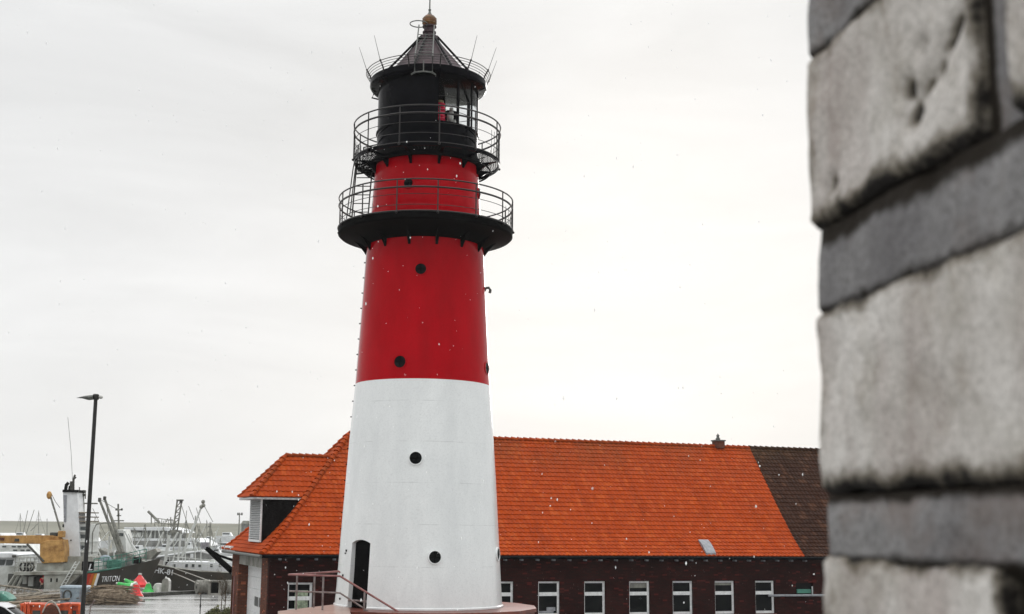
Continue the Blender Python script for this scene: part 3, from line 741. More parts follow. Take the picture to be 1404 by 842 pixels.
# end wall with piers and the garage door
ZD = EZ - .72
b = MB(); b.bb((WI, WI + .361, 0), (WI + .6, 2.4, WTOP - .001)); b.build('pier', 'red_brick', BD, 0)
b = MB()
b.bb((WI, 8.9, 0), (WI + .6, 10.05, WTOP)); b.bb((WI, 10.05, EZ - 1.4), (WI + .6, 10.95, WTOP)); b.bb((WI, 10.95, 0), (WI + .6, WD - WI, WTOP)); b.build('pier', 'red_brick', BD, 0)
b = MB(); b.bb((WI + .3, 10.06, 0), (WI + .34, 10.94, EZ - 1.41)); b.build('slot_window', 'window_pane', BD, 0)
b = MB(); b.bb((WI - .05, 9.95, 0), (WI - .002, 10.1, EZ - 1.36)); b.build('slot_frame', 'rust_rail', BD, 0)
b = MB(); b.bb((WI + .02, 2.401, ZD + .02), (WI + .58, 8.899, WTOP - .14)); b.build('lintel', 'concrete', BD, 0)
b = MB(); b.bb((WI + .06, 2.401, WTOP - .139), (WI + .55, 8.899, WTOP)); b.build('lintel_band', 'black_matt', BD, 0)
b = MB(); gx = WI + .5
for k in range(6):
    z1 = ZD - k * .58; b.bb((gx, 2.41, max(0, z1 - .57)), (gx + .06, 8.89, z1))
gd = b.build('garage_door', 'white_frame', BD, 0, .008)
for k in range(3):
    b = MB(); b.bb((gx - .015, 3.15 + k * 1.25, ZD - 1.98), (gx - .002, 4.15 + k * 1.25, ZD - 1.52)); b.build('pane', 'ship_glass', gd, 0)
b = MB(); b.bb((gx - .05, 4.0, ZD - 2.55), (gx - .003, 4.06, ZD - 2.25)); b.build('handle', 'black_matt', gd, 0)
# dormer with louvred shutter
DM = MB(); ze = EZ + 2.62
DM.prism([(.50, EZ + .45), (.50, ze), (3.6, ze), (3.6, EZ + 2.0)], 3.0, 6.1, 1)
dm = DM.build('dormer', 'slate_black', BD, 0)
b = MB(); b.bb((.40, 3.02, EZ + .50), (.497, 6.08, EZ + .62)); b.bb((.42, 3.02, EZ + .62), (.497, 3.16, ze - .02)); b.bb((.42, 5.94, EZ + .62), (.497, 6.08, ze - .02)); b.build('shutter_frame', 'white_frame', dm, 0)
b = MB()
for i in range(17):
    z = EZ + .66 + i * .112; b.add([(.40, 3.17, z), (.40, 5.93, z), (.48, 5.93, z + .09), (.48, 3.17, z + .09), (.40, 3.17, z + .02), (.40, 5.93, z + .02), (.48, 5.93, z + .108), (.48, 3.17, z + .108)], [(0, 1, 2, 3), (4, 5, 6, 7), (0, 1, 5, 4), (2, 3, 7, 6), (0, 3, 7, 4), (1, 2, 6, 5)])
b.build('louvres', 'grey_louvre', dm, 0)
DR = 2.10
inv = lambda z: (z + .3) / (RISE + .3)
dz = lambda t: DR * t
dd = lambda t: 1.875 * t
slope((0, 2.7, 0), (1, 0, 0), (0, 1, 0), dz, dd, lambda t: -.1 + 1.95 * t, lambda t: AP * inv(2.68 + dz(t)) + .15, 8, EZ + 2.68).build('dormer_roof', 'orange_tile', dm, 40)
slope((0, 6.45, 0), (1, 0, 0), (0, -1, 0), dz, dd, lambda t: -.1 + 1.95 * t, lambda t: AP * inv(2.68 + dz(t)) + .15, 8, EZ + 2.68).build('dormer_roof', 'orange_tile', dm, 40)
slope((-.1, 0, 0), (0, 1, 0), (1, 0, 0), dz, lambda t: 1.95 * t, lambda t: 2.7 + dd(t), lambda t: 6.45 - dd(t), 8, EZ + 2.68).build('dormer_hip', 'orange_tile', dm, 40)
ridge_tiles(lambda t: (-.1 + 1.95 * t, 2.7 + 1.875 * t, EZ + 2.70 + DR * t), 10, .13, 'hip_tiles', dm)
ridge_tiles(lambda t: (-.1 + 1.95 * t, 6.45 - 1.875 * t, EZ + 2.70 + DR * t), 10, .13, 'hip_tiles', dm)
ridge_tiles(lambda t: (1.85 + 2.7 * t, 4.575, EZ + 2.68 + DR + .02), 8, .13, 'ridge_tiles', dm)
b = MB(); b.bb((-.08, 2.72, EZ + 2.55), (2.4, 6.43, EZ + 2.645)); b.build('soffit', 'grey_louvre', dm, 0)
# small metal roof pieces
b = MB()
d0, d1 = .05, .86; k_ = 8; vs = []
for i in range(k_ + 1):
    d = d0 + (d1 - d0) * i / k_; t = d / 5.75; up = .10 + .16 * sin(pi * min(1, i / k_ * .9 + .1) ** .8) * (.4 + .6 * i / k_)
    for x in (23.15, 23.72): vs.append((x, d, EZ + zprof(t) + up)); vs.append((x, d, EZ + zprof(t) + .0))
fs = []
for i in range(k_):
    q = 4 * i; fs += [(q, q + 2, q + 6, q + 4), (q, q + 4, q + 5, q + 1), (q + 2, q + 3, q + 7, q + 6)]
fs += [(0, 1, 3, 2), (4 * k_, 4 * k_ + 2, 4 * k_ + 3, 4 * k_ + 1)]
b.add(vs, fs); b.build('roof_vent', 'lead', BD, 40)
b = MB(); b.bb((-.02, 9.0, EZ + .10), (.22, 11.0, EZ + .16)); b.bb((-.02, 9.0, EZ - .02), (.02, 9.1, EZ + .1)); b.bb((-.02, 10.9, EZ - .02), (.02, 11.0, EZ + .1))
for i in range(5): b.bb((.02, 9.1 + i * .42, EZ + .16), (.2, 9.3 + i * .42, EZ + .2))
b.build('roof_step', 'white_frame', BD, 0)
b = MB(); b.bb((27.05, 5.5, EZ + RISE - .1), (27.6, 6.0, EZ + RISE + .30)); ch = b.build('chimney', 'red_brick', BD, 0)
b = MB(); b.bb((27.0, 5.45, EZ + RISE + .301), (27.65, 6.05, EZ + RISE + .37)); b.lathe([(.13, 0), (.13, .1), (.08, .14), (.08, .24), (.11, .25), (.03, .34), (0, .40)], 14)
b.v = b.v[:8] + [(x + 27.3, y + 5.75, z + EZ + RISE + .37) for x, y, z in b.v[8:]]; b.build('chimney_cap', 'lamp_grey', ch, 40)
# black hoist boom standing out from the rear corner
RC = Matrix.Rotation(-PHI, 4, 'Z')
def bl(px, py, Y): return RC @ (Vector(at(px, py, Y)) - Vector((P0[0], P0[1], 0)))
YQ = 71.5
b = MB(); b.tube([bl(280, 748, YQ), bl(295, 762.5, YQ), bl(319, 784, YQ)], .13, 10, r2=.17); bo = b.build('hoist_boom', 'black_matt', BD)
b = MB(); b.tube([bl(289, 755, YQ), bl(301, 762, YQ), bl(319, 768, YQ)], .07, 8); b.build('boom_stay', 'black_matt', bo)
b = MB(); b.box(bl(281, 748, YQ), (.42, .3, .35)); b.build('boom_head', 'lead', bo, 0)

#WALL
# ------------------------------------------------------------------ stone wall at the right edge of the view
SW = empty('stone_wall', (.62, 1.0, 4.0), 0, 'rough whitewashed stone wall close by, blurred along the right edge', 'wall')
ED = 1.80; e0 = at(1119, 560, ED); e1 = at(1404, 560, 1.286)
wd = Vector((e1[0] - e0[0], e1[1] - e0[1], 0)).normalized()        # along the face, towards the camera
wn = Vector((wd.y, -wd.x, 0)) ; wn = wn if wn.x < 0 else -wn        # out of the face
WO = Vector((e0[0], e0[1], 0))
rng = np.random.RandomState(3)
def vnoise(seed):
    r = np.random.RandomState(seed); G = r.rand(17, 17, 17)
    def f(p):
        q = [c % 16 for c in p]; i = [int(c) for c in q]; fr_ = [c - int(c) for c in q]; fr_ = [c * c * (3 - 2 * c) for c in fr_]; t = 0
        for dx in (0, 1):
            for dy in (0, 1):
                for dz_ in (0, 1):
                    t += G[i[0] + dx, i[1] + dy, i[2] + dz_] * (fr_[0] if dx else 1 - fr_[0]) * (fr_[1] if dy else 1 - fr_[1]) * (fr_[2] if dz_ else 1 - fr_[2])
        return t - .5
    return f
NZ = vnoise(5)
def fbm(p, f): return NZ([c * f + 3 for c in p]) + .5 * NZ([c * f * 2.1 + 7 for c in p]) + .25 * NZ([c * f * 4.3 + 1 for c in p])
zC0 = at(1122, 677, ED)[2]; zC1 = at(1122, 428, ED)[2]; zB0 = at(1122, 316, ED)[2]
COURSE = (zB0 - zC0); BH = zC1 - zC0; JT = COURSE - BH
SB = MB(); stain_shade = []; JOINTS = {}; DJ = .036
def stone(s0, s1, z0, z1, hi, depth=.30, pits=False):
    """one dressed block: rounded, chipped front and left end, fine where the camera is near"""
    ns, nz_ = (int((s1 - s0) / .011), int((z1 - z0) / .011)) if hi else (5, 4)
    rad = .009
    def pt(s, z, d):
        p = Vector((s, z, d)); n = fbm((s * 1 + 10, z + 20, d + 5), 9) * .014 + fbm((s + 3, z, d), 28) * .006
        return p, n
    vs = []; st = []
    # front grid wraps round the far end (s0) through a quarter turn
    cols = [('e', depth * i / 6) for i in range(6, 0, -1)] + [('f', s0 + (s1 - s0) * i / ns) for i in range(ns + 1)] + [('g', depth * .5), ('g', depth)]
    for kind, v_ in cols:
        for j in range(nz_ + 1):
            z = z0 + (z1 - z0) * j / nz_
            ez = min(z - z0, z1 - z)
            if kind == 'f':
                es = min(v_ - s0, s1 - v_); ed = min(es, ez)
                back = 0
                for e_ in (es, ez):
                    if e_ < rad: back += rad - sqrt(max(0, rad * rad - (rad - e_) ** 2))
                s_, d_ = v_, back
                s_ += max(0, rad * .6 - min(ez, rad) * .6) * (1 if v_ - s0 < .03 else 0)
                d_ -= fbm((v_ + 10, z + 20, 5), 7) * .010 + fbm((v_, z, 2), 26) * .005
                if pits:
                    for (ps, pz, pr) in pits:
                        q = ((v_ - ps) ** 2 + (z - pz) ** 2) / pr ** 2
                        if q < 1: d_ += .016 * (1 - q)
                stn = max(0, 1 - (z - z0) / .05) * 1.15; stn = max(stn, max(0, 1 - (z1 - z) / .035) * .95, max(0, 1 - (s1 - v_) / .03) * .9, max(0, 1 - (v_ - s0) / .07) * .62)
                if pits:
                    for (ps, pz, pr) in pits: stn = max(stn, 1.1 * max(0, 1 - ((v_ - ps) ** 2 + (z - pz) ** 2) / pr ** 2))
            elif kind == 'e':
                s_ = s0 - fbm((3, z * 1.3, v_), 8) * .014 + fbm((9, z, v_), 24) * .006; d_ = v_ + rad
                if ez < rad: s_ += (rad - sqrt(max(0, rad * rad - (rad - ez) ** 2))) * 1.2
                stn = .62
            else:
                s_ = s1; d_ = v_ + rad; stn = 1
            zz = z + fbm((v_ * 2, z0, 1), 9) * .010 * max(0, 1 - ez / .05)
            p = WO + wd * s_ - wn * d_; vs.append((p.x - .62, p.y - 1.0, zz - 4.0)); st.append(stn)
    h = nz_ + 1; fs = [(i * h + j, (i + 1) * h + j, (i + 1) * h + j + 1, i * h + j + 1) for i in range(len(cols) - 1) for j in range(nz_)]
    nfc = len(cols)
    fs += [tuple(i * h for i in range(nfc))[::-1], tuple(i * h + nz_ for i in range(nfc))]
    SB.add(vs, fs); stain_shade.extend(st)
sB1 = ((at(1338, 200, 1.0)[0]) and None) or .44
pitz = [at(x, y, 1.5) for x, y in ((1243, 122), (1252, 153), (1270, 120), (1285, 95), (1262, 60), (1292, 55), (1300, 30))]
def s_of(px):  # place along the face of a photo column
    d = fwd + rgt * (px - PX) / F
    n2 = Vector((wn.x, wn.y, 0)); p = Vector(EYEP); dv = Vector(d); t = (WO - p).dot(n2) / dv.dot(n2); q = p + dv * t
    return (q - WO).dot(wd), q.y
def sz_of(px, py):
    d = fwd + rgt * (px - PX) / F + upv * (PY - py) / F
    p = Vector(EYEP); dv = Vector(d); t = (WO - p).dot(wn) / dv.dot(wn); q = p + dv * t
    return (q - WO).dot(wd), q.z
pits = [(*sz_of(x, y), r) for x, y, r in ((1243, 122, .022), (1252, 155, .026), (1268, 118, .018), (1284, 92, .02), (1262, 62, .016), (1292, 58, .018), (1303, 30, .018), (1240, 245, .01), (1140, 250, .016))]
sBend = sz_of(1336, 200)[0]; sDend = sz_of(1372, 800)[0]
for k in range(-8, 10):
    z0 = zC0 + k * COURSE + (DJ if k < 0 else 0)
    if z0 < 3.95: continue
    s1 = {0: .62, 1: sBend, -1: sDend}.get(k, sBend if k % 2 else .62)
    s = 0.0; j = 0
    while s < 2.6:
        near = -3 <= k <= 3 and s < .7
        stone(s - (.0 if s else .0), s1, z0, z0 + BH, near, pits=pits if k == 1 and j == 0 else False)
        e_ = s1; s = s1 + .055 + .01 * ((k + j) % 3); JOINTS.setdefault(k, []).append((e_, s)); s1 = s + .55 + .1 * rng.rand(); j += 1
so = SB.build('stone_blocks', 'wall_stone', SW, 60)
at_ = so.data.attributes.new('stain_shade', 'FLOAT', 'POINT')
for i, v_ in enumerate(stain_shade[:len(so.data.vertices)]): at_.data[i].value = v_
# mortar body, a little behind the stones, with a rough skin
MM = MB(); mst = []
zlo, zhi = 3.9, zC0 + 10 * COURSE
ns, nz_ = 150, 900
vs = []
cols = [('e', .30), ('e', .2), ('e', .1), ('e', .05)] + [('f', .02 + 2.8 * (i / ns) ** 1.8) for i in range(ns + 1)]
for kind, v_ in cols:
    for j in range(nz_ + 1):
        z = zlo + (zhi - zlo) * j / nz_
        n = fbm((v_ * 2 + 4, z, 9), 9) * .022 + fbm((v_, z + 2, 1), 22) * .008
        if zC0 - (JT - DJ) < z < zC0: u = (z - zC0 + JT - DJ) / (JT - DJ); zq = z
        else: zq = z - (DJ if z < zC0 else 0); u = ((zq - zC0) % COURSE - BH) / JT      # 0..1 inside a joint
        kk = int(math.floor((zq - zC0) / COURSE)); jv = JOINTS.get(kk, [])
        inj = -.14 <= u <= 1.14; ov = max(0, -u, u - 1) / .14; vj = any(a_ - .02 < v_ < c_ + .02 for a_, c_ in jv)
        if kind == 'f': s_, d_ = v_, (.002 - n * .4 + .006 * max(0, min(u, 1) - .62) / .38 + .02 * ov) if inj else (.022 if vj else .06)
        else: s_, d_ = (.000 - n * .5 if inj else .02), v_ + .008
        p = WO + wd * s_ - wn * d_; vs.append((p.x - .62, p.y - 1.0, z - 4.0))
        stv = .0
        if inj: stv = max(max(0, (u - (.60 if kk == 0 and z > zC0 else .70)) / .22), max(0, (.16 - u) / .2) * .9) + .25 * max(0, fbm((v_ * 1.5, z * 2, 3), 6))  # joint tops and upright slots: gap shadow painted dark, mixed with dirt
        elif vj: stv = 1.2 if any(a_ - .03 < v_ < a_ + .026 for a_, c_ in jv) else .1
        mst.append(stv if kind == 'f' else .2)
h = nz_ + 1; MM.add(vs, [(i * h + j, (i + 1) * h + j, (i + 1) * h + j + 1, i * h + j + 1) for i in range(len(cols) - 1) for j in range(nz_)])
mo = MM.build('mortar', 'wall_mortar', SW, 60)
at_ = mo.data.attributes.new('stain_shade', 'FLOAT', 'POINT')
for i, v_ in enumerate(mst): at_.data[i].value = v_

#HARBOUR
# ------------------------------------------------------------------ street lamp
LX, LY = at(122.5, 690, 34.0)[0], 34.0
SL = empty('street_lamp', (LX, LY, 0), 0, 'tall slim black street lamp with one flat lantern pointing left', 'street lamp')
ltop = at(129.5, 546, 34.0)[2]
b = MB(); b.cyl((0, 0, 0), (0, 0, ltop), .066, 14, .05); b.cyl((0, 0, 0), (0, 0, .9), .09, 14); b.build('pole', 'lamp_black', SL)
b = MB(); b.lathe([(0, -.04), (.075, -.04), (.085, 0), (.085, .09), (.06, .11), (0, .11)], 16); b.v = [(x, y, z + ltop) for x, y, z in b.v]; b.build('cap', 'lamp_black', SL)
b = MB(); k = 12; vs = []
for i in range(k + 1):
    u = i / k; x = -.06 - .46 * u; wdt = .11 * (1 - u ** 2.5) + .01; top = .075 - .085 * u ** 1.6; bot = -.04 + .03 * u - .045 * sin(pi * min(1, u * 1.5)) * (1 - u)
    for q in range(10):
        a = 2 * pi * q / 10; zz = (top + bot) / 2 + (top - bot) / 2 * sin(a); vs.append((x, wdt * cos(a), zz + ltop + .01))
b.add(vs, [(i * 10 + q, i * 10 + (q + 1) % 10, (i + 1) * 10 + (q + 1) % 10, (i + 1) * 10 + q) for i in range(k) for q in range(10)] + [tuple(range(10)), tuple(k * 10 + q for q in range(10))])
b.build('lantern', 'lamp_grey', SL, 50)
b = MB(); b.sphere((.13, 0, ltop + .03), .06, 12, 8, (1, 1, .8)); b.build('sensor', 'buoy_white', SL)

# ------------------------------------------------------------------ helpers for the harbour
def pw(px, py, Y): return tuple(float(c) for c in at(px, py, Y))
class Loc:
    """parts of one thing given in world metres, stored relative to the thing's base"""
    def __init__(s, name, base, label, cat, group=None):
        s.o = empty(name, base, 0, label, cat, group); s.b = Vector([float(c) for c in base])
    def part(s, name, mb, material, parent=None, smooth=40, bevel=0):
        mb.v = [(x - s.b.x, y - s.b.y, z - s.b.z) for x, y, z in mb.v]
        return mb.build(name, material, parent or s.o, smooth, bevel)
def pbox(x0, y0, x1, y1, Y, dep, mb=None):
    mb = mb or MB(); a = at(x0, (y0 + y1) / 2, Y); c = at(x1, (y0 + y1) / 2, Y); xm = (x0 + x1) / 2
    return mb.bb((a[0], Y, at(xm, y1, Y)[2]), (c[0], Y + dep, at(xm, y0, Y)[2]))
def ppoly(pts, Y, dep, mb=None):
    mb = mb or MB(); return mb.prism([(pw(x, y, Y)[0], pw(x, y, Y)[2]) for x, y in pts], Y, Y + dep, 1)
def ptube(pts, Y, r, mb=None, n=6, r2=None, dY=0):
    mb = mb or MB(); k = len(pts); return mb.tube([pw(x, y, Y + dY * i / max(1, k - 1)) for i, (x, y) in enumerate(pts)], r, n, r2=r2)
def hull(tops, Yc, hb, bow, rake, zb=-2.6, full=2.6):
    """ship's hull from its sheer line: tops = [(x, z)] world, bow = +1 (right) or -1 (left)"""
    mb = MB(); n = 28; rows = 6; xs = [t[0] for t in tops]; zs = [t[1] for t in tops]; vs = []
    for i in range(n + 1):
        u = i / n; x = xs[0] + (xs[-1] - xs[0]) * u; z = float(np.interp(x, sorted(xs), [q for _, q in sorted(zip(xs, zs))]))
        t = u if bow > 0 else 1 - u
        wd_ = hb * (1 - max(0, (t - .5) / .5) ** full) * (1 if t > .06 else .75 + 4 * t) + .03
        for sgn in (-1, 1):
            for j in range(rows + 1):
                v = j / rows; zz = zb + (z - zb) * v
                ww = wd_ * (.72 + .28 * v ** .7) if t < .9 else wd_ * (.55 + .45 * v)
                xx = x - bow * rake * (1 - v) * max(0, (t - .45) / .55) ** 2
                vs.append((xx, Yc + sgn * ww, zz))
    R = rows + 1; fs = []
    for i in range(n):
        for s_ in (0, 1):
            o = i * 2 * R + s_ * R; q = o + 2 * R
            for j in range(rows): fs.append((o + j, q + j, q + j + 1, o + j + 1))
        a = i * 2 * R + rows; c = a + R; fs.append((a, c, c + 2 * R, a + 2 * R))
    fs += [tuple(range(0, R)) + tuple(range(2 * R - 1, R - 1, -1)), tuple(n * 2 * R + k for k in list(range(0, R)) + list(range(2 * R - 1, R - 1, -1)))]
    return mb.add(vs, fs)
def prail(pts, Y, h, r=.03, nrail=2, posts=8, mb=None):
    """guard rail along photo points, h metres high"""
    mb = mb or MB(); P = [Vector(pw(x, y, Y)) for x, y in pts]
    for k in range(nrail): mb.tube([p + Vector((0, 0, h * (k + 1) / nrail)) for p in P], r, 5)
    L_ = len(P) - 1
    for i in range(posts + 1):
        u = i / posts * L_; k = min(int(u), L_ - 1); p = P[k] + (P[k + 1] - P[k]) * (u - k); mb.tube([p, p + Vector((0, 0, h))], r, 5)
    return mb

# ------------------------------------------------------------------ work ship with black hull, crane and white tower
TY = 117.0
T = Loc('work_ship', (at(110, 800, TY)[0], 121, -2.4), 'black hulled work ship with yellow crane, square white tower and orange striped bow', 'ship')
tops = [pw(x, y, TY) for x, y in ((52, 790), (100, 787), (130, 784), (165, 778.5), (190, 772), (206, 766.5))]
hl = T.part('hull', hull([(p[0], p[2]) for p in tops], 121, 4.0, 1, 2.0, full=4.5), 'hull_black')
b = MB(); P = [pw(x, y - .2, TY) for x, y in ((100, 787), (130, 784), (165, 778.5))]; b.tube([(p[0], TY + .0, p[2]) for p in P], .09, 6); T.part('rubbing_strake', b, 'ship_green', hl)
for name, col, x0 in (('orange_stripe', 'ship_stripe_red', 117.5), ('yellow_stripe', 'ship_stripe_orange', 122.5), ('yellow_stripe', 'ship_stripe_yellow', 126), ('white_stripe', 'ship_white_clean', 130.4)):
    wdt = 4.6 if name != 'white_stripe' else 3.4
    T.part('hull_stripe', ppoly([(x0 + 3, 786.5), (x0 + 3 + wdt, 786.2), (x0 - 3 + wdt, 806), (x0 - 3, 806)], TY - .06, .05), col, hl, 0)
lt = text_part('TRITON', .68, 'ship_white_clean', T.o, Vector(pw(138.5, 798, TY - .07)) - T.b, (1, 0, .07), (0, 0, 1), .3, 'ship_name', .02, .0)
lt.parent = hl
for v_ in lt.data.vertices: v_.co.x *= .66
lt2 = text_part('L', .8, 'ship_white_clean', T.o, Vector(pw(120.5, 782, TY - .04)) - T.b, (1, 0, .05), (0, 0, 1), .3, 'lettering'); 
T.part('lettering_panel', pbox(112, 770, 128, 785, TY + .02, .12), 'black_matt', None, 0)
# raked stem plate
b = ppoly([(202, 767.5), (208, 768), (187, 812), (176, 812)], 119.9, .9); T.part('stem_bar', b, 'ship_white', hl, 0, .03)
T.part('bow_platform', ppoly([(199, 757), (213, 752), (216, 757), (205, 768), (196, 766)], 120.2, 1.6), 'steel_mid', None, 0, .04)
b = prail([(128, 783), (150, 780), (170, 776), (200, 769)], TY + .3, 1.05, .035, 3, 10); T.part('bow_rail', b, 'ship_green')
T.part('deck_locker', pbox(146, 768, 166, 779, TY + .8, 1.4), 'ship_green', None, 0, .04)
T.part('deck_locker', pbox(129, 770, 143, 781, TY + 1.2, 1.4), 'ship_white', None, 0, .04)
T.part('winch', pbox(181, 764, 190, 773, TY + 1.4, 1.2), 'black_matt', None, 0, .1)
b = MB(); b.sphere(pw(144.5, 766, TY + 2), .42, 14, 8, (1.3, .8, .8)); T.part('covered_reel', b, 'plastic_blue')
b = ptube([(126, 760), (127, 730), (132, 719), (143, 717), (156, 717)], TY + 3, .06); T.part('pipe_arch', b, 'steel_mid')
# grey after body
T.part('after_deck', ppoly([(16, 784.5), (110, 783), (112, 787.5), (20, 789)], TY - .7, 8.4), 'ship_grey', None, 0, .03)
T.part('after_bulkhead', pbox(10, 787, 64, 822, TY + .9, .2), 'steel_dark', None, 0)
T.part('after_hull', ppoly([(60, 788.5), (110, 787.5), (103, 795), (94, 802.5), (82, 809), (68, 813), (60, 814)], TY - .6, .6), 'ship_grey', hl, 0, .03)
b = ptube([(112, 788), (104, 796.5), (95, 804), (83, 810.5), (68, 814.5), (52, 816)], TY - .6, .14); T.part('sheer_curve', b, 'steel_dark', hl)
for x0, x1, y1 in ((31, 36.5, 801), (38.5, 45.5, 804)): T.part('locker_door', pbox(x0, 790.5, x1, y1, TY + .55, .3), 'ship_white', None, 0, .03)
for x0, x1 in ((3, 21), (11, 26), (19, 32)): T.part('bulwark_stay', ptube([(x0, 815), (x1, 788)], TY - .4, .12, n=4), 'ship_grey')
for x in (70, 78): T.part('hull_port', pbox(x - 1, 793, x + 1, 798, TY - .63, .05), 'black_matt', None, 0)
T.part('crane_base', pbox(50, 772, 86, 784, TY + .8, 3), 'ship_grey', None, 0, .05)
b = prail([(20, 784), (46, 783.4)], TY - .5, 1.2, .03, 3, 5); T.part('after_rail', b, 'ship_grey')
for x in (32, 38, 42):
    b = MB(); p = pw(x, 777, TY - .1); b.tube([(p[0] + .28 * cos(q), p[1], p[2] + .36 * sin(q)) for q in np.linspace(0, 2 * pi, 14, endpoint=False)], .09, 6, True); T.part('tyre_fender', b, 'rubber')
b = MB()
for o_ in (0, 5): ptube([(84 + o_, 803), (104 + o_, 770)], TY - .72, .05, b)
for i in range(8): u = i / 8; ptube([(84 + 20 * u, 803 - 33 * u), (89 + 20 * u, 803 - 33 * u)], TY - .72, .03, b)
T.part('boarding_ladder', b, 'ship_white')
cr = T.part('crane_body', ppoly([(54.5, 745), (64, 741), (86, 740), (87.5, 752), (87, 771), (58, 772.5), (54.5, 768)], TY + .6, 2.2), 'crane_yellow', None, 0, .06)
T.part('crane_boom', ppoly([(-40, 734.5), (72, 734), (80, 736), (85, 740), (74, 745), (60, 746), (-40, 744.5)], TY + 1.0, .8), 'crane_yellow', cr, 0, .04)
T.part('boom_recess', pbox(20, 738.5, 26, 742.5, TY + .96, .06), 'steel_dark', cr, 0)
T.part('boom_tip', pbox(-6, 737, 5.5, 741, TY + .9, .5), 'red_brick', cr, 0, .03)
T.part('crane_cylinder', ptube([(37, 746), (60, 770)], TY + .5, .10, n=8), 'steel_dark', cr)
T.part('crane_panel', pbox(79, 747, 86, 755, TY + .55, .05), 'crane_yellow', cr, 0, .02)
T.part('crane_winch', pbox(68, 730, 78, 735, TY + 1, .9), 'steel_dark', cr, 0, .08); T.part('crane_winch', pbox(79, 728, 86, 737, TY + .9, .9), 'crane_yellow', cr, 0, .08)
b = ptube([(68.5, 678), (83, 727)], TY + 2, .09, n=8); bm_ = T.part('derrick', b, 'steel_mid')
b = MB(); b.sphere(pw(67.5, 679, TY + 2), .28, 10, 8, (.9, .9, 1.3)); T.part('derrick_block', b, 'crane_yellow', bm_)
T.part('derrick_stay', ptube([(70, 676), (76, 688), (82, 696)], TY + 2, .025), 'steel_dark', bm_)
tw = T.part('tower', ppoly([(86, 674.5), (106, 674.5), (110, 763), (89, 763)], TY + 2.2, 2.2), 'ship_white_clean', None, 0, .06)
T.part('tower_shade_strip', ppoly([(86.6, 679), (91.4, 679), (90.6, 716), (87.4, 716)], TY + 2.14, .05), 'lead', tw, 0)  # grey strip painting in the shade of a recess on the tower
T.part('tower_top', pbox(85.5, 671.5, 106.5, 675, TY + 2.0, 2.6), 'black_matt', tw, 0, .03)
b = MB(); ptube([(99, 672), (99, 660)], TY + 3, .22, b, 10); T.part('exhaust', b, 'steel_dark', tw)
b = MB(); ptube([(90, 672), (91, 665), (94, 662)], TY + 3, .16, b); ptube([(95, 672), (96, 666)], TY + 3, .12, b); T.part('searchlight', b, 'black_matt', tw)
b = MB(); ptube([(101, 662), (101, 656), (103, 651)], TY + 3, .09, b); ptube([(100, 658), (104, 654)], TY + 3, .10, b); T.part('radar', b, 'steel_dark', tw)
T.part('whip_aerial', ptube([(99.5, 660), (97.5, 620), (93, 572)], TY + 3, .02), 'lamp_grey', tw)
T.part('tower_port', pbox(96.3, 740, 98, 741.6, TY + 2.15, .05), 'black_matt', tw, 0)
T.part('tower_port', pbox(85.6, 719, 87.6, 723, TY + 2.15, .05), 'black_matt', tw, 0)
b = MB(); ptube([(115, 757), (114, 672)], TY + 4, .08, b); ptube([(109, 680), (109, 668)], TY + 4, .05, b)
ptube([(106, 676), (118, 674)], TY + 4, .07, b); ptube([(111, 684), (111, 673), (117, 673), (117, 684)], TY + 4, .06, b); mst_ = T.part('signal_mast', b, 'steel_mid', None)
T.part('radar_bar', pbox(106.5, 689.3, 133, 691.2, TY + 4, .3), 'steel_mid', mst_, 0, .02)
for y in (672, 677): T.part('mast_lamp', pbox(112.5, y, 116.5, y + 3.4, TY + 3.7, .4), 'steel_dark', mst_, 0, .05)
T.part('deckhouse', pbox(107, 718, 122, 784, TY + 2.6, 3), 'ship_white', None, 0, .04)
for y in (702, 708, 714, 728, 742, 756): T.part('deckhouse_platform', pbox(108, y, 122, y + 1.6, TY + 2.3, 3.2), 'wood_grey' if y < 716 else 'ship_white', None, 0)
for y in (722, 733, 748): T.part('deckhouse_window', pbox(110, y, 120, y + 5, TY + 2.56, .05), 'ship_glass', None, 0)
T.part('lower_deckhouse', pbox(86, 763, 126, 785, TY + 1.8, 4), 'ship_grey', None, 0, .04)
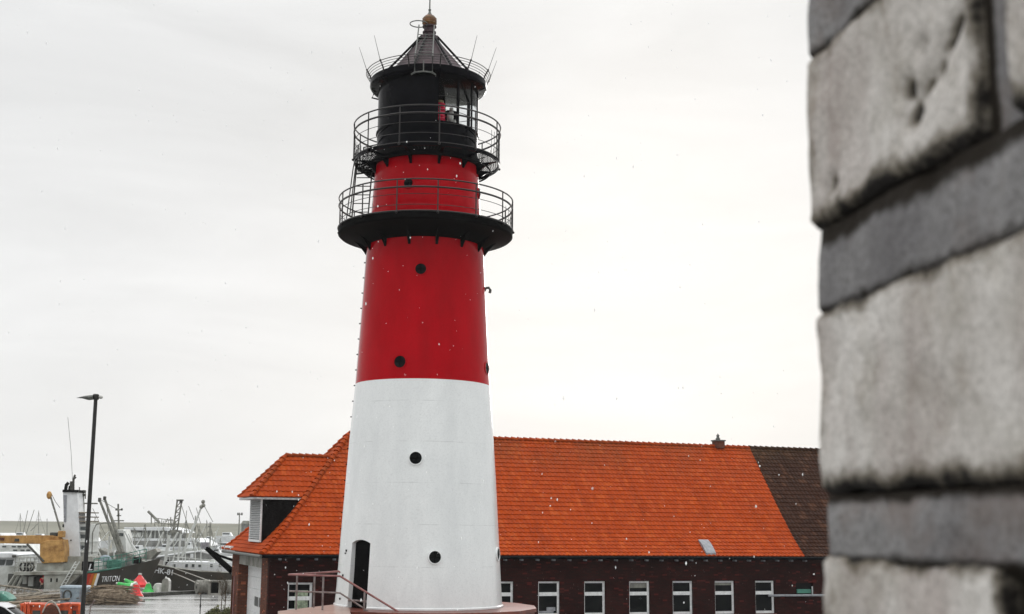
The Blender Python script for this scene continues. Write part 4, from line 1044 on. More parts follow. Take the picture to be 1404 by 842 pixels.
# a deckhand in a red coat on the after deck
def person(px, y0, y1, Y, label):
    base = Vector(pw(px, y1, Y)); h = pw(px, y0, Y)[2] - base.z; o = empty('person', base, .4, label, 'person')
    J = {'pel': (0, 0, .50), 'chest': (.03, -.05, .74), 'neck': (.05, -.10, .85), 'head': (.06, -.13, .93), 'lk': (-.06, -.04, .27), 'lf': (-.07, 0, .02), 'lt': (-.07, -.09, .015), 'rk': (.07, -.03, .27), 'rf': (.08, .02, .02), 'rt': (.08, -.07, .015),
         'ls': (-.10, -.07, .80), 'le': (-.15, -.12, .64), 'lh': (-.11, -.24, .56), 'rs': (.15, -.07, .80), 're': (.19, -.13, .64), 'rh': (.13, -.25, .57)}
    Ed = [('pel', 'chest'), ('chest', 'neck'), ('neck', 'head'), ('pel', 'lk'), ('lk', 'lf'), ('lf', 'lt'), ('pel', 'rk'), ('rk', 'rf'), ('rf', 'rt'), ('chest', 'ls'), ('ls', 'le'), ('le', 'lh'), ('chest', 'rs'), ('rs', 're'), ('re', 'rh')]
    Rd = dict(pel=.085, chest=.10, neck=.035, head=.062, lk=.045, lf=.03, lt=.022, rk=.045, rf=.03, rt=.022, ls=.05, le=.034, lh=.024, rs=.05, re=.034, rh=.024)
    def skinmesh(name, keys, material, grow):
        ks = [k_ for k_ in J if k_ in keys]; me = bpy.data.meshes.new(name); me.from_pydata([tuple(c * h for c in J[k_]) for k_ in ks], [(ks.index(a_), ks.index(c_)) for a_, c_ in Ed if a_ in ks and c_ in ks], [])
        ob = bpy.data.objects.new(name, me); COL.objects.link(ob); md = ob.modifiers.new('skin', 'SKIN'); ob.modifiers.new('sub', 'SUBSURF').render_levels = 2
        for i, k_ in enumerate(ks): me.skin_vertices[0].data[i].radius = (Rd[k_] * h * grow,) * 2
        me.skin_vertices[0].data[0].use_root = True
        bpy.context.view_layer.update(); mm = bpy.data.meshes.new_from_object(ob.evaluated_get(bpy.context.evaluated_depsgraph_get())); bpy.data.objects.remove(ob)
        mm.materials.clear(); mm.materials.append(MATS[material]); mm.shade_smooth(); q = bpy.data.objects.new(name, mm); COL.objects.link(q); q.parent = o; return q
    skinmesh('body', J.keys(), 'skin', 1.0); skinmesh('red_coat', ('pel', 'chest', 'ls', 'le', 'rs', 're'), 'red_cloth', 1.25)
    skinmesh('trousers', ('pel', 'lk', 'lf', 'rk', 'rf'), 'steel_dark', 1.18)
    b_ = MB(); b_.sphere((J['head'][0] * h, J['head'][1] * h + .01, J['head'][2] * h + .03), .075 * h, 12, 8); b_.build('hood', 'red_cloth', o)
    return o
person(57, 789, 811, TY - .3, 'person in a red coat standing at the stern of the black work ship')

# ------------------------------------------------------------------ trawler with the white registration number
HY = 128.0
K = Loc('fishing_trawler', (at(255, 800, HY)[0], 131.5, -2.4), 'dark hulled fishing trawler with white registration on the bow and white gallows', 'boat')
tops = [pw(x, y, HY) for x, y in ((178, 763), (205, 772), (240, 779), (275, 783.5), (330, 786))]
hl = K.part('hull', hull([(p[0], p[2]) for p in tops], 131.5, 3.6, -1, 2.0, full=5), 'hull_black')
b = MB(); b.tube([(x, HY - .02, z) for x, _, z in tops], .10, 6); K.part('gunwale', b, 'ship_grey', hl)
p = pw(211, 785, HY - .12); lt = text_part('HK-81', .72, 'ship_white_clean', None, Vector(p) - K.b, (1, 0, -.13), (0, 0, 1), 0, 'registration'); lt.parent = hl
K.part('shelter', ppoly([(226, 776), (232, 770), (322, 771), (322, 785), (228, 779.5)], HY + 1.2, 4), 'ship_white_clean', None, 0, .05)
for x in (237, 254, 263, 272, 288, 300): K.part('shelter_opening', pbox(x, 773.5, x + 3.5, 777.5, HY + 1.15, .06), 'ship_glass', None, 0)
b = prail([(226, 777), (250, 779), (285, 782), (318, 784)], HY + .3, 1.0, .03, 2, 12); K.part('guard_rail', b, 'ship_white')
for pts, r in ((((205, 768), (216, 748), (224, 730)), .09), (((225.5, 777), (229.5, 750), (232, 734)), .15), (((229, 752), (234, 745), (240, 738), (244, 730)), .10), (((243, 776), (246, 752), (248, 732)), .11), (((236, 772), (240, 758)), .07), (((254, 776), (254, 738)), .05), (((268, 778), (267, 740)), .05), (((275, 776), (276, 744)), .05)):
    K.part('gallows_leg', ptube(pts, HY + 1.5, r, n=8), 'ship_white')
b = ptube([(248.5, 765), (266, 722), (278, 690)], HY + 2, .13, n=8, r2=.09); bo = K.part('boom', b, 'ship_white')
b = MB()
for x, y in ((278.5, 688), (279, 693), (276, 695)): b.sphere(pw(x, y, HY + 2), .20, 8, 6)
K.part('boom_block', b, 'steel_mid', bo)
b = MB()
for x0, x1 in ((236, 243), (242, 249)): ptube([(x0, 735), (x1, 687)], HY + 3, .08, b)
for i in range(6): u = i / 6; ptube([(236 + 7 * u, 735 - 48 * u), (242 + 7 * (u + .16), 735 - 48 * (u + .16))], HY + 3, .05, b); ptube([(236 + 7 * u, 735 - 48 * u), (242 + 7 * u, 735 - 48 * u)], HY + 3, .05, b)
ptube([(242, 686), (251.5, 686)], HY + 3, .10, b); lm = K.part('lattice_mast', b, 'steel_mid')
K.part('mast_platform', pbox(233, 727, 247, 731, HY + 2.6, 1), 'steel_mid', lm, 0); K.part('mast_lamp', pbox(246, 686.5, 249.5, 690, HY + 2.8, .3), 'steel_dark', lm, 0)
b = MB()
for q in (((258.5, 694), (266, 713)), ((269, 696), (275, 718)), ((278, 690), (292, 716)), ((256, 700), (250, 765)), ((248, 690), (262, 735))): ptube(q, HY + 3, .03, b, 4)
K.part('rigging', b, 'steel_mid')
b = MB(); ptube([(226, 779), (227, 772), (232, 768)], HY + .8, .12, b); K.part('davit', b, 'black_matt')
K.part('wheelhouse', ppoly([(286, 786), (287, 768), (300, 764), (322, 764), (322, 786)], HY + 1.6, 3.5), 'ship_white', None, 0, .05)
b = MB(); b.box(pw(263, 762, HY + 1), (.3, .05, .4)); K.part('flag', b, 'ship_white_clean', None, 0)
for pts, wh in ((((234, 784.5), (252, 791), (272, 800.5)), 'slack white mooring rope, the lower of two from the trawler bow to the quay'), (((240, 779.5), (262, 787), (288, 797)), 'slack white mooring rope, the upper of two from the trawler bow to the quay')):
    P = [pw(*pts[0], HY - .15), pw(*pts[1], 117), pw(*pts[2], 104)]; b = MB()
    b.tube([Vector(P[0]) * (1 - t) ** 2 + Vector(P[1]) * 2 * t * (1 - t) + Vector(P[2]) * t * t for t in np.linspace(0, 1, 14)], .045, 5)
    tag(b.build('mooring_rope', 'rope'), wh, 'rope', 'mooring ropes of the trawler')

# ------------------------------------------------------------------ trawler with two raised booms behind the work ship
V = Loc('beam_trawler', (at(158, 790, 140)[0], 142, -2.4), 'grey beam trawler with two raised booms and tall white wheelhouse mast', 'boat')
tops = [pw(x, y, 139) for x, y in ((118, 772), (150, 770), (185, 766), (200, 760))]
V.part('hull', hull([(p[0], p[2]) for p in tops], 142, 3, 1, 2, full=4), 'ship_band')
V.part('wheelhouse', ppoly([(156, 768), (157, 738), (160, 726), (169, 726), (172, 738), (174, 768)], 140, 3.0), 'ship_white', None, 0, .06)
V.part('wheelhouse_window', pbox(160, 731, 169, 735, 139.94, .08), 'ship_glass', None, 0)
b = MB(); ptube([(163, 728), (162, 691)], 141, .10, b)
for y, w_ in ((699, 4.5), (707, 3), (714, 7)): ptube([(163 - w_, y), (163 + w_, y)], 141, .07, b)
V.part('mast', b, 'steel_mid')
for x in (159, 166.5, 162): V.part('mast_lamp', pbox(x - .9, 697 if x != 162 else 704, x + .9, 700 if x != 162 else 708, 140.8, .3), 'steel_dark', None, 0)
for a_, c_ in (((136, 684), (164.5, 757)), ((143, 682), (168.5, 757))):
    bo = V.part('boom', ptube([a_, c_], 138.5, .12, n=8, r2=.2), 'steel_mid'); V.part('boom_head', pbox(a_[0] - 1.8, a_[1] - 1.5, a_[0] + 1.6, a_[1] + 4, 138.3, .4), 'steel_dark', bo, 0, .05)
b = MB()
for q in (((136, 684), (163, 700)), ((127, 697), (145, 735)), ((131, 737), (142, 762)), ((143, 683), (165, 735)), ((176, 732), (186, 757)), ((146, 690), (150, 735))): ptube(q, 139, .03, b, 4)
V.part('rigging', b, 'steel_mid')
for a_, c_ in (((171, 728), (188, 762)), ((178, 742), (192, 762)), ((150, 735), (148, 768)), ((154, 740), (157, 766)), ((124, 735), (138, 762))): V.part('gallows_leg', ptube([a_, c_], 139, .10), 'ship_white')
V.part('net_bundle', ppoly([(120, 772), (124, 757), (136, 752), (150, 758), (160, 755), (172, 757), (186, 762), (188, 772)], 139.5, 2.5), 'steel_mid', None, 0, .15)

# ------------------------------------------------------------------ passenger ships and small craft farther out
FY = 215.0
Fr = Loc('passenger_ship', (at(220, 770, FY)[0], FY + 6, -2.4), 'large white passenger ship with two bands of dark windows behind the trawlers', 'ship')
tops = [pw(x, y, FY) for x, y in ((150, 752), (225, 752), (275, 750), (292, 748))]
Fr.part('hull', hull([(p[0], p[2]) for p in tops], FY + 6, 6, 1, 4, full=4), 'ship_white_clean')
Fr.part('lower_saloon', ppoly([(160, 754), (161, 738.5), (266, 738.5), (280, 746), (283, 754)], FY + .5, 11), 'ship_white_clean', None, 0, .1)
Fr.part('window_band', ppoly([(168, 749.5), (168, 741.5), (268, 741.5), (277, 746), (276, 749.5)], FY + .42, .1), 'ship_band', None, 0)
Fr.part('upper_saloon', pbox(168, 727, 240, 738, FY + 1.5, 9), 'ship_band', None, 0, .1)
for i in range(7): Fr.part('saloon_pillar', pbox(195 + i * 5.6, 727, 196.5 + i * 5.6, 738, FY + 1.42, .1), 'ship_white', None, 0)
Fr.part('sun_deck', ppoly([(170, 727), (170, 723), (226, 722.5), (242, 726), (252, 731), (236, 728)], FY + .8, 10), 'ship_white_clean', None, 0, .1)
Fr.part('funnel_housing', pbox(180, 730, 193, 737, FY + 1.3, 1), 'ship_white', None, 0, .1)
b = MB(); ptube([(207.5, 719), (207.5, 703)], FY + 4, .10, b); ptube([(203, 701), (219, 717)], FY + 3, .22, b, 8); Fr.part('deck_crane', b, 'steel_mid')
b = prail([(212, 722), (240, 726)], FY + 1, 1.4, .06, 2, 6); Fr.part('rail', b, 'steel_mid')
b = MB(); ptube([(234, 725), (234, 709)], FY + 4, .10, b); ptube([(231, 713), (237, 713)], FY + 4, .12, b); ptube([(228, 716), (230, 711)], FY + 4, .10, b); Fr.part('radar_mast', b, 'steel_mid')
G = Loc('excursion_boat', (at(255, 790, 170)[0], 174, -2.4), 'low white excursion boat with curved dark canopy behind the dark trawler', 'boat')
tops = [pw(x, y, 170) for x, y in ((200, 776), (250, 775), (300, 772), (318, 769))]
G.part('hull', hull([(p[0], p[2]) for p in tops], 174, 4, 1, 2), 'ship_white')
G.part('canopy', ppoly([(205, 772), (208, 764), (250, 759), (274, 756.5), (288, 760), (297, 769), (296, 773)], 170.3, 7), 'ship_band', None, 0, .1)
G.part('canopy_edge', ptube([(206, 764.5), (250, 758.5), (274, 756)], 170.25, .14), 'ship_white_clean')
def small_boat(x0, x1, y, Y, label, mast=None, bow=1, cab=.5, hullm='ship_white_clean'):
    s_ = Loc('moored_boat', (at((x0 + x1) / 2, y, Y)[0], Y + 1.5, -2.4), label, 'boat', 'small craft moored in the far basin')
    w_ = x1 - x0; t_ = [pw(x0, y + (0 if bow > 0 else -1.5), Y), pw(x0 + w_ * .5, y + .6, Y), pw(x1, y - (1.5 if bow > 0 else 0), Y)]
    s_.part('hull', hull([(p[0], p[2]) for p in t_], Y + 1.5, 1.6, bow, 1), hullm)
    c0 = x0 + w_ * (.25 if bow > 0 else .35); hc = 7 * cab
    s_.part('cabin', ppoly([(c0, y), (c0 + .5, y - hc), (c0 + w_ * .32, y - hc), (c0 + w_ * .4, y)], Y + .6, 1.8), 'ship_white_clean', None, 0, .05)
    s_.part('cabin_window', pbox(c0 + 1, y - hc * .8, c0 + w_ * .3, y - hc * .45, Y + .55, .06), 'ship_glass', None, 0)
    if mast:
        b_ = MB(); xm, ym = mast; ptube([(xm, y), (xm + random.uniform(-1, 1), ym)], Y + 1.5, .07, b_, 5); ptube([(xm - 3, ym + (y - ym) * .35), (xm + 3, ym + (y - ym) * .35)], Y + 1.5, .05, b_, 4); s_.part('mast', b_, 'steel_mid')
        b_ = MB(); ptube([(xm, ym + 2), (xm + w_ * .35, y)], Y + 1.5, .03, b_, 4); ptube([(xm, ym + 2), (xm - w_ * .3, y)], Y + 1.5, .03, b_, 4); s_.part('rigging', b_, 'steel_mid')
    return s_
small_boat(258, 285, 745, 240, 'white cabin boat just right of the passenger ship with bare mast', (268, 708), -1, .9)
small_boat(276, 300, 740, 290, 'small distant white boat with short mast nearest the sea dyke', (284, 713), 1, .6)
small_boat(290, 322, 750, 250, 'white boat beside the brick building eave, without mast', None, -1, .9)
small_boat(284, 312, 758, 220, 'low white boat in front of the others near the hoist boom', (302, 738), 1, .8)
small_boat(296, 330, 735, 330, 'farthest low white boat left of the pale harbour shed', None, 1, .7)
small_boat(108, 150, 742, 260, 'distant white boat seen right of the square white tower', (131, 708), 1, .9)
small_boat(40, 70, 737, 300, 'distant boat with crossed mast above the yellow crane boom', (53, 700), 1, .7, 'ship_band')
small_boat(12, 40, 735, 310, 'distant boat with two thin masts at the far left', (28, 704), -1, .7, 'ship_band')
s2 = Loc('sailing_masts', (at(40, 735, 280)[0], 281, -2.4), 'far trawler with slanting thin booms left of the white tower', 'boat')
s2.part('hull', hull([(pw(26, 737, 280)[0], pw(26, 737, 280)[2]), (pw(60, 736, 280)[0], pw(60, 736, 280)[2])], 282, 2, 1, 1), 'ship_band')
for q in (((31, 735), (38, 700)), ((36, 732), (47, 699)), ((42, 728), (52, 718)), ((64.5, 735), (64.5, 711))): s2.part('boom', ptube(q, 281, .07, n=5), 'steel_mid')
s2.o.name = 'far_trawler'
R5 = random.Random(31)
for i, (x0, x1, y, Y, lab) in enumerate(((176, 206, 757, 185, 'pale fishing boat with two masts in front of the passenger ship bow section, left one'), (214, 246, 755, 190, 'pale fishing boat with two masts below the lattice mast of the dark trawler'),
        (246, 276, 752, 200, 'pale fishing boat with leaning booms behind the long white boom'), (118, 140, 752, 190, 'pale fishing boat between the lamp post and the two raised booms'), (262, 296, 764, 180, 'pale fishing boat with net poles left of the hoist boom'))):
    q_ = Loc('fishing_boat', (at((x0 + x1) / 2, y, Y)[0], Y + 2, -2.4), lab, 'boat', 'pale fishing boats moored in rows')
    t_ = [pw(x0, y - 1, Y), pw((x0 + x1) / 2, y + 1, Y), pw(x1, y - 1, Y)]
    q_.part('hull', hull([(p[0], p[2]) for p in t_], Y + 2, 2, 1 if i % 2 else -1, 1), 'ship_white')
    q_.part('wheelhouse', pbox(x0 + 8, y - 9, x0 + 15, y, Y + 1, 2), 'ship_white_clean', None, 0, .06); q_.part('wheelhouse_window', pbox(x0 + 8.6, y - 7.6, x0 + 14.4, y - 5, Y + .95, .06), 'ship_glass', None, 0)
    for m_ in range(2):
        xm = x0 + (x1 - x0) * (.3 + .45 * m_); yt = y - R5.uniform(34, 52)
        mm_ = q_.part('mast', ptube([(xm, y), (xm + R5.uniform(-2, 2), yt)], Y + 2, .09, r2=.05), 'ship_grey')
        b = MB()
        for k_ in range(5): ptube([(xm, yt + R5.uniform(0, 14)), (xm + R5.uniform(-16, 16), y - R5.uniform(0, 14))], Y + 2, .028, b, 4)
        for k_ in range(2): ptube([(xm - R5.uniform(1, 3.5), yt + 6 + 8 * k_), (xm + R5.uniform(1, 3.5), yt + 6 + 8 * k_)], Y + 2, .05, b, 4)
        q_.part('rigging', b, 'steel_mid', mm_)
        q_.part('boom', ptube([(xm, y - 6), (xm + R5.choice((-1, 1)) * R5.uniform(8, 15), yt + R5.uniform(4, 16))], Y + 1.5, .08, r2=.05), 'ship_white')
# white pilot boat with raked windows at the left edge, and the boat behind it
W = Loc('cabin_cruiser', (at(0, 800, 133)[0], 136, -2.4), 'white cabin cruiser with raked dark windows under the yellow crane boom', 'boat')
tops = [pw(x, y, 132) for x, y in ((-60, 781), (-10, 779), (24, 772), (34, 768))]
W.part('hull', hull([(p[0], p[2]) for p in tops], 136, 3.6, 1, 1.8, full=4), 'ship_white')
W.part('cabin', ppoly([(-60, 781), (-60, 765), (-20, 758), (16, 758), (26, 762), (19, 777)], 132.6, 5.6), 'ship_white_clean', None, 0, .08)
for x0, x1 in ((-12, 6), (7.5, 17)): W.part('cabin_window', ppoly([(x0, 775.5), (x0 + 1.5, 767.5), (x1 + 2, 767), (x1 - .5, 775)], 132.52, .1), 'ship_glass', None, 0)
W.part('cabin_roof', ppoly([(-60, 765), (-60, 759.5), (14, 758), (27, 761), (20, 765)], 132.3, 6), 'ship_white_clean', None, 0, .08)
W.part('searchlight', pbox(16, 761, 21.5, 764.5, 132.1, .3), 'steel_dark', None, 0, .06)
b = prail([(24, 781), (50, 781)], 132, 1.3, .04, 3, 6); W.part('rail', b, 'ship_white')
W2 = Loc('white_ferry', (at(20, 770, 175)[0], 179, -2.4), 'white ferry with rows of small windows behind the cabin cruiser', 'ship')
W2.part('hull', hull([(pw(-60, 763, 175)[0], pw(0, 763, 175)[2]), (pw(54, 760, 175)[0], pw(50, 760, 175)[2])], 179, 4, 1, 2, full=4), 'ship_white_clean')
W2.part('saloon', ppoly([(-60, 764), (-60, 746), (40, 747), (52, 760), (53, 764)], 175.5, 7), 'ship_white', None, 0, .1)
for y, xs_ in ((749.5, (3, 16, 24, 31)), (754.5, (18, 28, 36)), (758.5, (1, 22, 30, 40))):
    for x in xs_: W2.part('saloon_window', pbox(x, y - 1, x + 5.5, y + 1, 175.44, .08), 'ship_glass', None, 0)
W2.part('bridge', ppoly([(-60, 747), (-60, 731), (0, 731), (6, 747)], 176, 6), 'ship_white_clean', None, 0, .1)
W2.part('bridge_window', pbox(-20, 734, 0, 738, 175.94, .08), 'ship_glass', None, 0)
# distant shed and lamp mast on the mole
S_ = Loc('harbour_shed', (at(334, 735, 300)[0], 302, -2.4), 'pale distant harbour shed at the left of the dormer', 'shed')
S_.part('wall', pbox(330.5, 718, 352, 750, 300, 10), 'ship_band', None, 0); S_.part('roof', ppoly([(330, 718.5), (333, 714), (352, 714), (352, 718.5)], 299.7, 11), 'ship_grey', None, 0)
M_ = Loc('mast_light', (at(328.5, 740, 250)[0], 250, -2.4), 'thin distant mast light with cross arms left of the dormer', 'lamp post')
b = MB(); p = pw(328.5, 703, 250); b.cyl((p[0], 250, -2.4), p, .11, 6); M_.part('pole', b, 'steel_mid')
b = MB(); ptube([(325.5, 706), (332, 704.5)], 250, .09, b); M_.part('cross_arm', b, 'steel_mid')
for x in (326, 331.5): M_.part('lamp_head', pbox(x - .8, 703, x + .8, 706.5, 249.8, .4), 'steel_dark', None, 0)

# ------------------------------------------------------------------ things on the quay
def buoy(px, py, hpx, wpx, col, label, tilt=0, rz=0, wide=False):
    g_ = atz(px, py, 0); Y = g_[1]; s_ = Y / 1760; H, R = hpx * s_, wpx * s_ / 2
    o = empty('buoy', (g_[0], Y, R * .9 * abs(sin(tilt)) ), 0, label, 'buoy', 'navigation buoys stored on the quay'); o.rotation_euler = (0, tilt, rz)
    b_ = MB(); b_.lathe([(0, .02), (R, .02), (R * 1.0, H * .3), (R * .9, H * .36), (R * .12, H * .98), (0, H)] if wide else [(0, .02), (R, .02), (R * 1.02, H * .12), (R * .96, H * .2), (R * .62, H * .45), (R * .42, H * .86), (R * .36, H * .97), (0, H)], 24); bd = b_.build('body', col, o)
    b_ = MB(); b_.lathe([(R * .98, .0), (R * 1.06, .0), (R * 1.06, H * .13), (R * .98, H * .13)], 24, closed=True); b_.build('skirt', 'buoy_white', bd)
    b_ = MB(); b_.lathe([(0, H * .98), (R * .2, H * .98), (R * .2, H * 1.08), (0, H * 1.1)], 14); b_.build('top_mount', 'buoy_white', bd)
    for k_ in range(2):
        b_ = MB(); q = k_ * pi; b_.tube([(R * .55 * cos(q), R * .55 * sin(q), H * .5), (R * .75 * cos(q), R * .75 * sin(q), H * .6), (R * .45 * cos(q), R * .45 * sin(q), H * .7)], .03, 5); b_.build('lifting_eye', 'steel_mid', bd)
    return o
buoy(186, 820, 18, 20, 'buoy_red', 'small upright red buoy with white skirt, nearest of the pile on the quay')
buoy(203, 813.5, 13, 16, 'buoy_green', 'small upright green buoy with white skirt standing right of the red ones')
buoy(191, 807.5, 19, 24, 'buoy_red', 'large wide red buoy with white tip rising behind the other buoys', 0, 0, True)
buoy(180, 812.5, 20, 13, 'buoy_green', 'green buoy lying on its side next to the brushwood heap', -1.25, .15)
buoy(184, 809, 17, 12, 'buoy_green', 'green buoy lying on its side behind the large red buoy', -1.05, -.3)
g_ = atz(217, 813, 0)
b = MB(); b.lathe([(0, 0), (.42, 0), (.42, .5), (.30, .72), (.12, .78), (0, .78)], 20); o = b.build('white_drum', 'buoy_white'); o.location = g_; tag(o, 'white round topped drum beside the green buoy on the quay', 'drum')
g_ = atz(227, 813.5, 0); sl = empty('mooring_dolphin', g_, -.25, 'grey round topped slab with pale edge standing at the quay edge', 'slab')
b = MB(); b.prism([(-.32, 0), (.32, 0), (.30, .95)] + [(.30 * cos(q), .95 + .22 * sin(q)) for q in np.linspace(.2, pi - .2, 8)] + [(-.30, .95)], -.14, .14, 1); b.build('slab', 'concrete', sl, 30, .01)
b = MB(); b.prism([(.325, 0), (.38, 0), (.36, .98), (.2, 1.2), (-.05, 1.24), (-.05, 1.18), (.17, 1.14), (.305, .95)], -.16, .16, 1); b.build('edge_strip', 'buoy_white', sl, 0)
# net rollers by the trawler
for x0, x1, lab, sd_ in ((269, 287, 'ribbed grey roller drum at the left of the dark square frame', 1), (303, 323, 'ribbed grey roller drum between the dark square frame and the brick building', 1)):
    g_ = atz((x0 + x1) / 2, 814.5, 0); L_ = (x1 - x0) * g_[1] / 1760; R = .56
    o = empty('roller_drum', g_, .5 * sd_, lab, 'roller', 'big grey rollers on the quay edge')
    b = MB(); prof = []
    for i in range(9): prof += [(R * (1 - .05 * (i % 2)), -L_ / 2 + L_ * i / 9), (R * (1 - .05 * (i % 2)), -L_ / 2 + L_ * (i + .9) / 9)]
    b.lathe([(0, -L_ / 2)] + prof + [(0, L_ / 2)], 28); b.v = [(z, y, x + R) for x, y, z in b.v]; dr = b.build('drum', 'concrete', o, 30)
    b = MB(); b.cyl((-L_ / 2 - .05, 0, R), (L_ / 2 + .05, 0, R), .13, 12); b.build('axle', 'steel_dark', dr)
    for s_ in (-1, 1): b = MB(); b.bb((s_ * L_ * .35 - .08, -.5, 0), (s_ * L_ * .35 + .08, .5, .1)); b.build('chock', 'wood_weathered', o, 0)
g_ = atz(295, 815.5, 0); fr_ = empty('box_frame', g_, 0, 'square grey frame with dark opening between two roller drums', 'frame')  # plain box frame standing between the roller drums
b = MB(); b.bb((-.55, -.3, 0), (-.34, .5, 1.12)); b.bb((.3, -.3, 0), (.55, .5, 1.12)); b.bb((-.34, -.3, .98), (.3, .5, 1.12)); b.bb((-.34, -.3, 0), (.3, .5, .12)); b.build('frame', 'concrete', fr_, 0, .015)
b = MB(); b.bb((-.335, .1, .125), (.295, .3, .975)); b.build('opening', 'black_matt', fr_, 0)
# brushwood heap
g0 = atz(147, 829, 0); bw = empty('brushwood_heap', g0, 0, 'heap of brown brushwood bundles lying lengthwise on the wet quay', 'brushwood')
R_ = random.Random(4); b = MB()
for i in range(430):
    z = abs(R_.gauss(0, .5)); z = min(z, 1.15); wx_ = 1.95 - .55 * z; L_ = R_.uniform(.5, 1.7)
    x = R_.uniform(-wx_, wx_) * .84; y = R_.uniform(-.5, 2.2); d = R_.gauss(0, .16); e = R_.gauss(.0, .09); r = R_.uniform(.018, .05)
    b.tube([(x - L_ / 2, y - d * L_ / 2, max(.03, z - e * L_ / 2)), (x + R_.uniform(-.1, .1), y + R_.gauss(0, .05), z + .04), (x + L_ / 2, y + d * L_ / 2, max(.03, z + e * L_ / 2))], r, 5, r2=r * .7)
tag(b.build('brushwood', 'wood_weathered', bw, 0), kind='stuff')
b = MB(); b.lathe([(0, 0), (1.5, 0), (1.35, .5), (.9, .95), (0, 1.05)], 14); b.v = [(x * .98, y * .7 + .8, z) for x, y, z in b.v]; b.build('heap_core', 'wood_weathered', bw, 0)
# grey-blue container with lid
g_ = atz(98, 829, 0); bc = empty('plastic_container', g_, .04, 'blue grey plastic container with pale lid behind the orange machine', 'container')
s_ = g_[1] / 1760
b = MB(); b.box((0, .8, .56), (31 * s_, 1.5, 1.04), 0, 1.06); b.build('body', 'plastic_blue', bc, 0, .06)
b = MB(); b.box((0, .8, 1.16), (35 * s_, 1.7, .16), 0, .94); b.build('lid', 'plastic_blue', bc, 0, .05)
b = MB(); b.tube([(-.32 + .26 * cos(q), -.03, .62 + .34 * sin(q)) for q in np.linspace(-.5, 2 * pi - 1.1, 18)], .05, 6); b.build('hose_ring', 'steel_dark', bc)
b = MB(); b.tube([(-.72, -.02, .25), (-.72, -.06, .9)], .05, 6); b.build('corner_post', 'lead', bc)
b = MB(); b.tube([(.55, -.02, .25), (.55, -.05, .95)], .05, 6); b.build('corner_post', 'lead', bc)
# heap of grey poles and a lattice gangway
R_ = random.Random(9)
for i in range(24):
    x0, x1 = R_.uniform(-25, 8), R_.uniform(55, 98); yb = 838 - i * .85 + R_.uniform(-1, 1); Yp = 84 + i * .55
    p, q = Vector(pw(x0, yb + R_.uniform(-1, 2), Yp)), Vector(pw(x1, yb - 6 + R_.uniform(-3, 3), Yp + R_.uniform(-.5, 2.5)))
    p.z = max(.06, p.z); q.z = max(.06, q.z); c = (p + q) / 2
    b = MB(); b.tube([p - c, Vector((0, R_.uniform(-.05, .05), -.02)), q - c], R_.uniform(.07, .13), 7, r2=.06); o = b.build('wooden_pole', 'wood_grey' if i % 3 else 'wood_weathered'); o.location = c
    tag(o, 'long weathered grey pole in the heap lying at the left on the quay', 'pole', 'grey poles heaped on the quay')
Yg = 103; gw = Loc('gangway', (at(30, 815, Yg)[0], Yg, 0), 'weathered lattice gangway lying on the heap of grey poles', 'gangway')
b = MB(); ptube([(-25, 800), (20, 805), (52, 809.5), (55.5, 812), (56, 817)], Yg, .09, b, 6); gr_ = gw.part('top_chord', b, 'wood_grey')
gw.part('bottom_chord', ptube([(-25, 812), (10, 816.5), (52, 818.5)], Yg, .09), 'wood_grey')
for i in range(9): gw.part('brace', ptube([(-20 + i * 8.5, 812.5 + i * .7), (-16 + i * 8.5, 801 + i * 1.05)], Yg, .05), 'wood_grey')
for x, y, w_ in ((12, 813, 5), (22, 811.5, 8), (31, 813.5, 6), (40, 814, 7)): gw.part('plank', pbox(x, y - 2, x + w_, y + 1.5, Yg - .1, .12), 'wood_grey', None, 0)
gd_ = Loc('upturned_dinghy', (at(2, 822, 90)[0], 91, 0), 'pale green upturned dinghy at the left end of the pole heap', 'boat')
gd_.part('hull', ppoly([(-30, 826), (-28, 814), (-8, 811.5), (2, 813.5), (8, 817.5), (13, 822), (12, 826)], 90, 1.6), 'ship_green', None, 30, .12)
gd_.part('keel', ptube([(-28, 813.5), (-8, 811), (4, 813.6), (13, 821)], 90.8, .06), 'buoy_white')
# orange machine with lifting hoop
OY = 74.0; om = Loc('orange_machine', (at(68, 845, OY)[0], OY + .6, 0), 'orange steel implement with dark recesses and a bent lifting hoop', 'machine')
b = MB(); pbox(28, 829, 109, 858, OY + .3, 1.0, b); bd = om.part('body', b, 'machine_orange', None, 0, .04)
om.part('top_flange', pbox(27, 827.6, 56, 830.5, OY + .15, 1.2), 'machine_orange', bd, 0, .03); om.part('top_flange', pbox(82, 827.6, 109, 830.5, OY + .15, 1.2), 'machine_orange', bd, 0, .03)
for x0, x1 in ((44, 55), (83, 93), (99, 104)): om.part('recess', pbox(x0, 837, x1, 850, OY + .27, .04), 'steel_dark', bd, 0, .02)
om.part('housing', ppoly([(57, 842), (64, 831), (70, 828), (76, 831), (83, 842), (83, 858), (57, 858)], OY + .05, .6), 'red_brick', bd, 0, .04)
for x in (33.5, 39, 96): om.part('lug', ppoly([(x - 2, 858), (x - 2, 830), (x, 825.5), (x + 2, 830), (x + 2, 858)], OY + .1, .18), 'machine_orange', bd, 0, .02)
om.part('rib', pbox(27, 829, 30, 858, OY + .1, .2), 'machine_orange', bd, 0, .02); om.part('rib', pbox(106.5, 829, 109.5, 858, OY + .1, .2), 'machine_orange', bd, 0, .02)
om.part('lifting_hoop', ptube([(58, 840), (63, 829.5), (68, 824.5), (71, 824), (75, 826.5), (80, 834), (83, 842)], OY - .02, .04, n=8), 'rope', bd)
